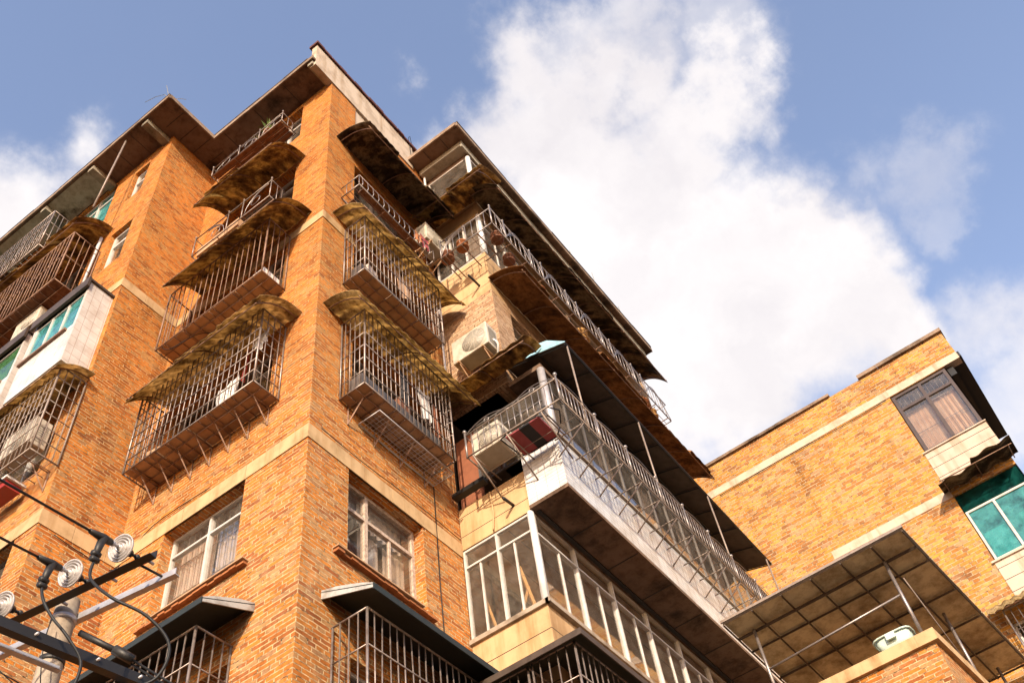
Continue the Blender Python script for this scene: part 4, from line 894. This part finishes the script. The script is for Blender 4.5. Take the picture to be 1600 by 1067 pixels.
q = MB(); q.fb(FX, -7.46, -6.07, -.3, .012, 12.2, 13.1); q.fb(FX, -7.48, -6.03, -.3, .05, 13.1, 13.14); q.build('apron_wall', 'plaster_pale', rb)
q = MB().box(12.001, 15.2, -7.88, -7.4, 18.0, 18.16); q.box(12.1, 15.1, -7.6, -7.46, 17.7, 17.99); q.build('eave', 'black', rb)
q = MB().box(12.0, 12.24, -7.83, -7.45, 18.17, 18.9); q.build('wall', 'brick_big', rb)
a0_ok = True; q = MB(); a = -7.86; rnd = random.Random(5)
while a < 2.5:
    b = a+rnd.uniform(.5, .9)
    if -5.75 < a < -5.0 and q.v and a0_ok: q.build('coping', 'slab_edge', rb); q = MB(); a0_ok = False; a = b; continue
    q.fb(FX, a, b-.004, -.28, .07+rnd.uniform(-.006, .01), 18.90, 18.97+rnd.uniform(0, .012)+(.02 if a < -5.7 else 0))
    a = b
q.build('coping', 'slab_edge', rb)
q = MB().box(12.26, 18.9, -7.3, 2.4, 18.2, 18.3); q.build('roof', 'soffit', rb)
q = MB()
for z in (12.2, 15.1, 18.0): q.box(12.27, 18.9, -7.4, 2.4, z-.06, z)
q.box(13.8, 13.9, -7.3, 2.4, 0, 18); q.build('floor_slab', 'inner', rb)
wq = window(rb, FX, -7.43, -6.12, 16.13, 17.95, -.06, (-6.78,), 17.5, 'frame_brown', 'glass', .07, cur=[(-7.35, -6.2, 16.2, 17.45)], curmat='curtain_tan', grille=True)
window(rb, FX, -7.43, -6.12, 13.16, 14.40, -.06, (-6.70,), None, 'frame_white', 'glass_teal', .045, name='window')
MB().fb(FX, -7.43, -6.12, -.08, -.05, 14.41, 14.84).build('transom_pane', 'glass_dteal', rb)
tag(MB().fb(FX, -6.66, -6.2, -.4, -.12, 13.18, 13.85).build('storage_bag', 'teal'), 'cyan bag behind the teal window at right', 'bag')
tag(MB().lathe((12.35, -7.0, 13.2), (0, 0, 1), [(0, .12), (.25, .2), (.5, .14), (.75, .17), (.8, .05)], 16).build('plastic_jug', 'mint'), 'mint green jug behind the teal window at right', 'jug')
window(rb, FX, -7.3, -5.75, 10.3, 11.9, -.1, (-6.5,), None, 'frame_white', 'glass_dim')
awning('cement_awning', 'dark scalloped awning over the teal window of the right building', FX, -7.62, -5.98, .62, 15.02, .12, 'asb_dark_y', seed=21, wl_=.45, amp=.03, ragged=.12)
awning('cement_awning', 'mossy sunlit-toned awning at the right edge of the picture above a barred window', FX, -7.6, -5.5, .55, 12.25, .32, 'asb_lit_x', seed=22)
cage('silver cage at the right edge below the mossy awning', FX, -7.4, -5.75, .4, 10.2, 11.95, .13, 3, bar='stainless', floor_kind='open')

# ------------------------------------------------------------------ terrace building with pole canopy, lower right
U = Vector((.99765, -.0685, 0)); N_ = Vector((0, 1, 0)); ORG = Vector((7.16, -4.97, 0))
def TP(u, v, z): p = ORG+U*u+N_*v; return (p.x, p.y, z)
def tprism(mb, u0, u1, v0, v1, z0, z1):
    v = [TP(u0, v0, z0), TP(u1, v0, z0), TP(u1, v1, z0), TP(u0, v1, z0), TP(u0, v0, z1), TP(u1, v0, z1), TP(u1, v1, z1), TP(u0, v1, z1)]
    mb.add(v, [(0,3,2,1),(4,5,6,7),(0,1,5,4),(1,2,6,5),(2,3,7,6),(3,0,4,7)])
te = thing('terrace_building', 'low orange brick terrace block with stone coping at the lower right corner', 'building', (7.16, -4.97, 0))
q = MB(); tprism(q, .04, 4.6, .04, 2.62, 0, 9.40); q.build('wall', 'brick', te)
q = MB(); tprism(q, -.03, 4.7, -.03, .25, 9.401, 9.58); q.build('coping', 'band', te); q = MB(); tprism(q, -.03, .25, .252, 2.7, 9.401, 9.58); q.build('coping', 'band', te)
cy = thing('pole_canopy', 'stained cement sheet canopy on steel poles above the brick terrace', 'canopy', (7.16, -4.97, 9.58))
q = MB()
nu, nv = 6, 5
def csheet(u, v, dz):
    # corners: near-left, near-right, far-left, far-right
    A = Vector((6.86, -2.25, 11.02)); B2 = Vector((6.84, -5.31, 11.02)); C2 = Vector((11.85, -2.25, 11.02)); D2 = Vector((11.75, -5.65, 11.02))
    p = A.lerp(B2, u).lerp(C2.lerp(D2, u), v); return (p.x, p.y, p.z+dz)
rnd = random.Random(3)
for i in range(nu):
    for j in range(nv):
        e = .012*((i+j) % 2)+rnd.uniform(0, .006); u0, u1, v0, v1 = i/nu, (i+1)/nu+.006, j/nv, (j+1)/nv+.006
        q.add([csheet(u0, v0, e), csheet(u1, v0, e), csheet(u1, v1, e), csheet(u0, v1, e), csheet(u0, v0, e+.01), csheet(u1, v0, e+.01), csheet(u1, v1, e+.01), csheet(u0, v1, e+.01)], [(0,3,2,1),(4,5,6,7),(0,1,5,4),(1,2,6,5),(2,3,7,6),(3,0,4,7)])
q.build('sheet', 'asb_canopy', cy)
q = MB()
for j in range(nv+1): q.bar(csheet(0, j/nv, -.03), csheet(1, j/nv, -.03), .020, 4)
for i in range(nu+1): q.bar(csheet(i/nu, 0, -.055), csheet(i/nu, 1, -.055), .016, 4)
q.bar(csheet(.0, .10, -.06), csheet(1, .10, -.06), .03, 4)
q.build('frame', 'dark_sheet', cy)
MB().add([csheet(-.01, -.004, -.012), csheet(1.01, -.004, -.012), csheet(1.01, -.004, .03), csheet(-.01, -.004, .03), csheet(-.01, .002, -.012), csheet(1.01, .002, -.012), csheet(1.01, .002, .03), csheet(-.01, .002, .03)], [(0,1,2,3),(7,6,5,4),(3,2,6,7),(0,4,5,1),(1,5,6,2),(0,3,7,4)]).build('edge_strip', 'bar_pale', cy)
for (b, t_) in (((7.29, -4.82, 9.58), (7.29, -4.82, 10.95)), ((7.29, -2.56, 9.58), (7.29, -2.56, 10.95)), (TP(2.1, .08, 9.58), TP(2.1, .08, 10.98)), (TP(4.3, .08, 9.58), TP(4.3, .08, 10.98))):
    MB().bar(b, t_, .026, 10).build('pole', 'stainless', cy)
MB().bar((7.29, -2.56, 10.22), (7.29, -4.82, 10.34), .018, 8).build('cross_rail', 'stainless', cy)
MB().bar((7.35, -4.95, 10.6), TP(2.1, .08, 9.6), .010, 5).build('brace', 'bar_pale', cy)
bs = thing('plastic_basin', 'pale green plastic basin standing on the brick terrace coping', 'basin', (7.35, -4.4, 9.58))
q = MB(); v = []
for z, k in ((9.582, .8), (9.80, 1.0), (9.80, .93), (9.60, .74)):
    for a in range(16):
        an = 2*math.pi*a/16; sx = math.copysign(abs(math.cos(an))**.5, math.cos(an)); sy = math.copysign(abs(math.sin(an))**.5, math.sin(an)); v.append((7.36+.18*k*sx, -4.43+.27*k*sy, z))
f = [(r_*16+a, r_*16+(a+1) % 16, (r_+1)*16+(a+1) % 16, (r_+1)*16+a) for r_ in range(3) for a in range(16)]+[tuple(range(15, -1, -1)), tuple(range(48, 64))]
q.add(v, f, True); q.build('bowl', 'basin', bs)
q = MB().tube([(7.36+.2*math.copysign(abs(math.cos(i*.3927))**.5, math.cos(i*.3927)), -4.43+.29*math.copysign(abs(math.sin(i*.3927))**.5, math.sin(i*.3927)), 9.80) for i in range(16)], .014, 6, closed=True); q.build('rim', 'basin', bs)
MB().box(7.13, 7.17, -4.50, -4.36, 9.70, 9.79).build('handle', 'basin', bs)

# furniture behind the glazed wing window
ez = thing('wooden_easel', 'bare wooden easel frame behind the glass of the wing balcony', 'easel', (3.7, -.8, 9.95))
q = MB(); q.bar((3.5, -.95, 9.95), (3.5, -.75, 10.95), .03, 4); q.bar((3.5, -1.1, 10.05), (3.5, -.55, 10.2), .025, 4); q.bar((3.5, -.6, 10.0), (3.5, -.85, 10.55), .025, 4); q.build('frame', 'wood_pale', ez)
ez = thing('wooden_easel', 'second bare wooden frame leaning nearer the brick corner behind the glass', 'easel', (3.7, -.3, 9.95))
q = MB(); q.bar((3.5, -.3, 9.95), (3.5, -.12, 10.75), .025, 4); q.bar((3.5, -.5, 10.05), (3.5, -.15, 10.15), .025, 4); q.build('frame', 'wood_pale', ez)

# ------------------------------------------------------------------ utility pole
up = thing('utility_pole', 'concrete power pole with steel crossarms at the lower left', 'utility pole', (-2.12, .75, 0))
MB().lathe((-2.12, .75, 0), (0, 0, 1), [(0, .155), (7.95, .100), (7.97, .0995)], 24).build('pole', 'conc', up)
for z in (7.72, 7.28, 6.95): MB().lathe((-2.12, .75, z), (0, 0, 1), [(0, .112), (.05, .112)], 24).build('clamp_band', 'iron' if z < 7.5 else 'galv', up)
def angle_arm(c, d, L0, L1, mat, side, wd=.085):
    c = Vector(c); d = Vector(d).normalized(); n = Vector((-d.y, d.x, 0))*side; A = c-d*L0; B2 = c+d*L1; mb = MB()
    def sl_(off, w, h, z):
        mb.add([A+n*off+Vector((0, 0, z)), B2+n*off+Vector((0, 0, z)), B2+n*(off+w)+Vector((0, 0, z)), A+n*(off+w)+Vector((0, 0, z)), A+n*off+Vector((0, 0, z+h)), B2+n*off+Vector((0, 0, z+h)), B2+n*(off+w)+Vector((0, 0, z+h)), A+n*(off+w)+Vector((0, 0, z+h))], [(0,3,2,1),(4,5,6,7),(0,1,5,4),(1,2,6,5),(2,3,7,6),(3,0,4,7)])
    sl_(0, wd, .008, 0); sl_(0, .008, wd, .008)
    return mb.build('crossarm', mat, up)
dy = Vector((-.165, 1, 0)).normalized()
ZA = 7.84
angle_arm((-2.27, .62, ZA-.06), dy, 1.05, 1.1, 'black', 1); angle_arm((-2.02, .60, ZA-.06), dy, 1.0, 1.2, 'galv', -1, .06)
for s_ in (-.85, 0.9): MB().bar(Vector((-2.25, .62, ZA-.02))+dy*s_, Vector((-2.0, .6, ZA-.02))+dy*s_, .012, 6).build('spacer_bolt', 'iron', up)
d2 = Vector((1, -.13, 0)).normalized()
angle_arm((-2.25, .20, 7.02), d2, 1.3, 1.2, 'black', 1); angle_arm((-2.5, .46, 6.98), d2, .8, .28, 'galv', -1, .06)
cdir = Vector((-.935, -.20, -.24)).normalized()
for k, (x, y, dx) in enumerate(((-2.33, -.25, 0), (-2.41, .30, 1), (-2.54, 1.04, 2))):
    c = Vector((x+.02, y, ZA))
    t = thing('disc_insulator', ('disc insulator nearest the end of the crossarm', 'middle disc insulator above the concrete pole', 'disc insulator cut by the left edge')[k], 'insulator', c, 'porcelain disc insulators on the crossarm')
    ax = cdir
    MB().lathe(c, ax, [(0, .03), (.02, .05), (.035, .10), (.045, .128), (.062, .130), (.060, .118), (.030, .112), (.030, .106), (.066, .100), (.066, .094), (.034, .088), (.034, .080), (.070, .074), (.070, .068), (.040, .060), (.040, .052), (.078, .044), (.078, .036), (.06, .030), (.09, .024)], 32).build('disc', 'porcelain', t)
    MB().lathe(c-ax*.09, ax, [(0, .012), (.01, .03), (.06, .045), (.10, .048)], 16).build('cap', 'iron', t)
    q = MB(); q.bar(c+ax*.07, c+ax*.17, .014, 8); q.ball(c+ax*.16, .026); q.build('pin', 'galv', t)
    q = MB(); q.bar(c-ax*.2, c-ax*.08, .014, 6); q.ball(c-ax*.16, .028); q.build('shackle', 'iron', t)
    e = c+ax*.18
    q = MB(); q.tube([e, e+ax*.10, e+ax*.26], [.03, .038, .022], 8); q.tube([e+ax*.10, e+ax*.12+Vector((0, 0, -.12)), e+ax*.13+Vector((0, 0, -.2))], [.04, .034, .024], 8)
    q.bar(e+ax*.09+Vector((0, 0, -.19)), e+ax*.17+Vector((0, 0, -.19)), .028, 6); q.bar(e+ax*.09+Vector((0, 0, -.25)), e+ax*.17+Vector((0, 0, -.25)), .028, 6)
    q.build('clamp', 'iron', t)
    q = MB(); p0 = e+ax*.22
    q.tube([p0+cdir*L+Vector((0, 0, -.02*L*0+.001*L*L)) for L in (0, 1, 2, 4, 8, 14, 20)], .011, 8)
    tag(q.build('power_cable', 'rubber'), ('thick black cable running off from the rightmost insulator', 'black cable running off from the middle insulator', 'black cable of the insulator at the left edge')[k], 'cable', 'power cables')
    jp = e+ax*.13+Vector((0, 0, -.26))
    if k == 0: path = [jp, jp+Vector((.0, -.02, -.2)), jp+Vector((.1, -.22, -.45)), jp+Vector((.32, -.42, -.62)), jp+Vector((.50, -.52, -.85)), jp+Vector((.50, -.44, -1.1)), jp+Vector((.35, -.28, -1.2))]
    else: path = [jp, jp+Vector((.02, -.05, -.15)), jp+Vector((.1, -.12, -.32)), jp+Vector((.22, -.22, -.5)), jp+Vector((.36, -.28, -.70)), jp+Vector((.38, -.24, -.9))]
    if k < 2:
        P = [Vector(p) for p in path]; S_ = []
        for i in range(len(P)-1):
            a, b, c3, d3 = P[max(i-1, 0)], P[i], P[i+1], P[min(i+2, len(P)-1)]
            for j in range(6):
                u = j/6; S_.append(.5*((2*b)+(c3-a)*u+(2*a-5*b+4*c3-d3)*u*u+(3*b-a-3*c3+d3)*u**3))
        S_.append(P[-1])
        tag(MB().tube(S_, .013, 8).build('jumper_cable', 'rubber'), ('long drooping jumper cable from the rightmost clamp', 'short drooping jumper cable passing the pole top')[k], 'cable', 'jumper cables')
q = MB(); q.bar((-2.05, .55, 7.55), (-1.78, .30, 7.35), .03, 8); q.bar((-1.82, .33, 7.38), (-1.68, .22, 7.28), .045, 6); q.build('strain_clamp', 'iron', up)
for o_, lb in ((0, 'lower thin black line of the pair leaving the pole clamp'), (.05, 'upper thin black line of the pair leaving the pole clamp')): tag(MB().tube([(-1.70, .22+o_, 7.28), (-1.0, -.5+o_, 6.6), (.2, -1.8+o_, 5.5)], .010, 6).build('guy_wire', 'rubber'), lb, 'wire', 'paired lines leaving the pole')
t = thing('pin_insulator', 'small white topped insulator right of the pole', 'insulator', (-1.72, .28, 6.95))
MB().lathe((-1.72, .28, 6.92), (0, 0, 1), [(0, .05), (.03, .065), (.05, .05), (.07, .065), (.09, .045), (.1, .02)], 16).build('bell', 'porcelain', t); MB().bar((-1.72, .28, 6.75), (-1.72, .28, 6.92), .015, 6).build('pin', 'iron', t)
for (a, b, c3, l) in (((-3.2, 1.1, 7.25), (-2.4, .6, 6.95), (-1.9, .3, 6.55), 'thin loose wire sagging across the lower crossarm'), ((-3.3, .9, 7.0), (-2.5, .45, 6.8), (-2.05, .55, 6.5), 'second thin loose wire below the lower crossarm')):
    A, B2, C2 = Vector(a), Vector(b), Vector(c3)
    tag(MB().tube([A*(1-u)**2+B2*2*u*(1-u)+C2*u*u for u in [i/12 for i in range(13)]], .006, 5).build('loose_wire', 'rubber'), l, 'wire')

# ------------------------------------------------------------------ clutter, hoses, cables
def blk(label, name, cat, F, a0, a1, o0, o1, z0, z1, mat, tilt=0, group=None):
    mb = MB().fb(F, a0, a1, o0, o1, z0, z1); c = Vector(F.p((a0+a1)/2, (o0+o1)/2, z0)); R = Matrix.Rotation(tilt, 3, 'Z')
    mb.v = [tuple(c+R @ (Vector(v)-c)) for v in mb.v]
    o = mb.build(name, mat); md = o.modifiers.new('bevel', 'BEVEL'); md.width = .012; md.segments = 2
    return tag(o, label, cat, group)
blk('brown carton at the far end of the large left cage', 'carton', 'box', FL, 2.6, 2.95, .1, .38, 12.66, 12.9, 'board', .2)
blk('small white tub in the middle of the large left cage', 'plastic_tub', 'tub', FL, 2.1, 2.3, .2, .4, 12.66, 12.8, 'cloth', .1)
blk('teal crate near the far end of the large left cage', 'plastic_crate', 'crate', FL, 2.35, 2.55, .12, .35, 12.66, 12.8, 'teal', -.2)
blk('folded tan blanket on the floor of the flat brown cage', 'blanket', 'blanket', FL, 2.2, 2.8, .05, .28, 15.56, 15.72, 'curtain_tan', .05)
blk('dark carton at the left end of the lower right cage', 'carton', 'box', FR, 1.5, 1.8, .1, .3, 13.02, 13.3, 'clay_dark', .1)
blk('pale sack standing on the long box of the upper right cage', 'sack', 'sack', FR, .8, 1.1, .1, .3, 15.97, 16.2, 'curtain', .15)
cloth('grey shirt hung low in the upper right cage', FR, 1.6, 1.95, .3, 16.3, 16.9, 'curtain_tan')
cloth('white shirt hung at the far end of the lower right cage', FR, 2.0, 2.3, .3, 13.4, 14.0, 'cloth')
cloth('dark trousers hung in the middle of the lower right cage', FR, 1.55, 1.75, .32, 13.3, 14.0, 'blackcloth')
cloth('red brown towel hung behind the lower right cage bars', FR, 2.35, 2.5, .3, 13.2, 13.9, 'wood_red')
def hose(label, pts, r, mat, name='cable', cat='cable', group=None):
    P = [Vector(p) for p in pts]; S_ = []
    for i in range(len(P)-1):
        a, b, c3, d3 = P[max(i-1, 0)], P[i], P[i+1], P[min(i+2, len(P)-1)]
        for j in range(5):
            u = j/5; S_.append(.5*((2*b)+(c3-a)*u+(2*a-5*b+4*c3-d3)*u*u+(3*b-a-3*c3+d3)*u**3))
    S_.append(P[-1]); return tag(MB().tube(S_, r, 6).build(name, mat), label, cat, group)
hose('insulated hose looping from the cream air conditioner to the pale brick', [(2.95, -1.26, 15.35), (2.98, -1.32, 15.2), (3.1, -1.2, 15.05), (3.2, -1.1, 15.1)], .018, 'cloth', 'coolant_hose', 'hose')
hose('black cable drooping under the flat brown cage', [(-.5, 3.1, 15.55), (-.45, 2.9, 15.35), (-.3, 2.4, 15.48), (-.02, 2.0, 15.4)], .008, 'rubber')
hose('cable stapled along the concrete band right of the brick corner', [(.2, -.03, 11.70), (1.0, -.03, 11.68), (2.0, -.03, 11.72), (3.15, -.03, 11.69)], .006, 'rubber')
hose('cable running along the bay brick at the left below the band', [(-1.0, 3.595, 11.34), (-.5, 3.59, 11.30), (-.03, 3.58, 11.33), (-.02, 2.9, 11.72), (-.02, 1.8, 11.70)], .006, 'rubber')
False and hose('loose cable down the face of the right building', [(11.97, -3.2, 17.9), (11.97, -3.25, 16.5), (11.97, -3.15, 15.4), (11.97, -3.2, 13.5)], .008, 'rubber')
hose('cable following the pale band of the right building', [(11.97, -6.0, 17.93), (11.97, -4.8, 17.90), (11.97, -3.4, 17.94), (11.97, -1.6, 17.9)], .008, 'rubber')
hose('thin pipe down the beige wing wall', [(3.19, -.62, 12.3), (3.19, -.64, 11.9), (3.19, -.60, 11.54)], .014, 'band', 'thin_pipe', 'pipe')

for y0_, y1_ in ((5.65, 7.05), (7.25, 8.9)): MB().box(-1.87, -1.27, y0_, y1_, 23.082, 23.0975).build('soffit_panel', 'soffit_pale', main)
for i, (a, b, c3) in enumerate((((-3.4, .9, 7.35), (-2.6, .72, 7.05), (-2.15, .62, 6.75)), ((-2.3, .62, 7.6), (-2.42, .5, 7.2), (-2.2, .55, 6.7)))):
    A, B2, C2 = Vector(a), Vector(b), Vector(c3)
    tag(MB().tube([A*(1-u)**2+B2*2*u*(1-u)+C2*u*u for u in [k/12 for k in range(13)]], .005, 5).build('loose_wire', 'rubber'), ('thinnest wire passing in front of the concrete pole from the left edge', 'short tie wire hanging beside the concrete pole')[i], 'wire')
for yy in (-.6, -.2, .35, .95):
    q = MB(); q.bar(Vector((-2.26, .62, ZA-.03))+dy*(yy-.35)+Vector((-.03, 0, 0)), Vector((-2.26, .62, ZA-.03))+dy*(yy-.35)+Vector((.06, 0, 0)), .014, 6); q.build('bolt', 'galv', up)
for xx in (-.9, -.35, .2, .6):
    q = MB(); q.bar((-2.25+xx, .20-.13*xx-.03, 7.07), (-2.25+xx, .20-.13*xx+.05, 7.07), .014, 6); q.build('bolt', 'galv', up)
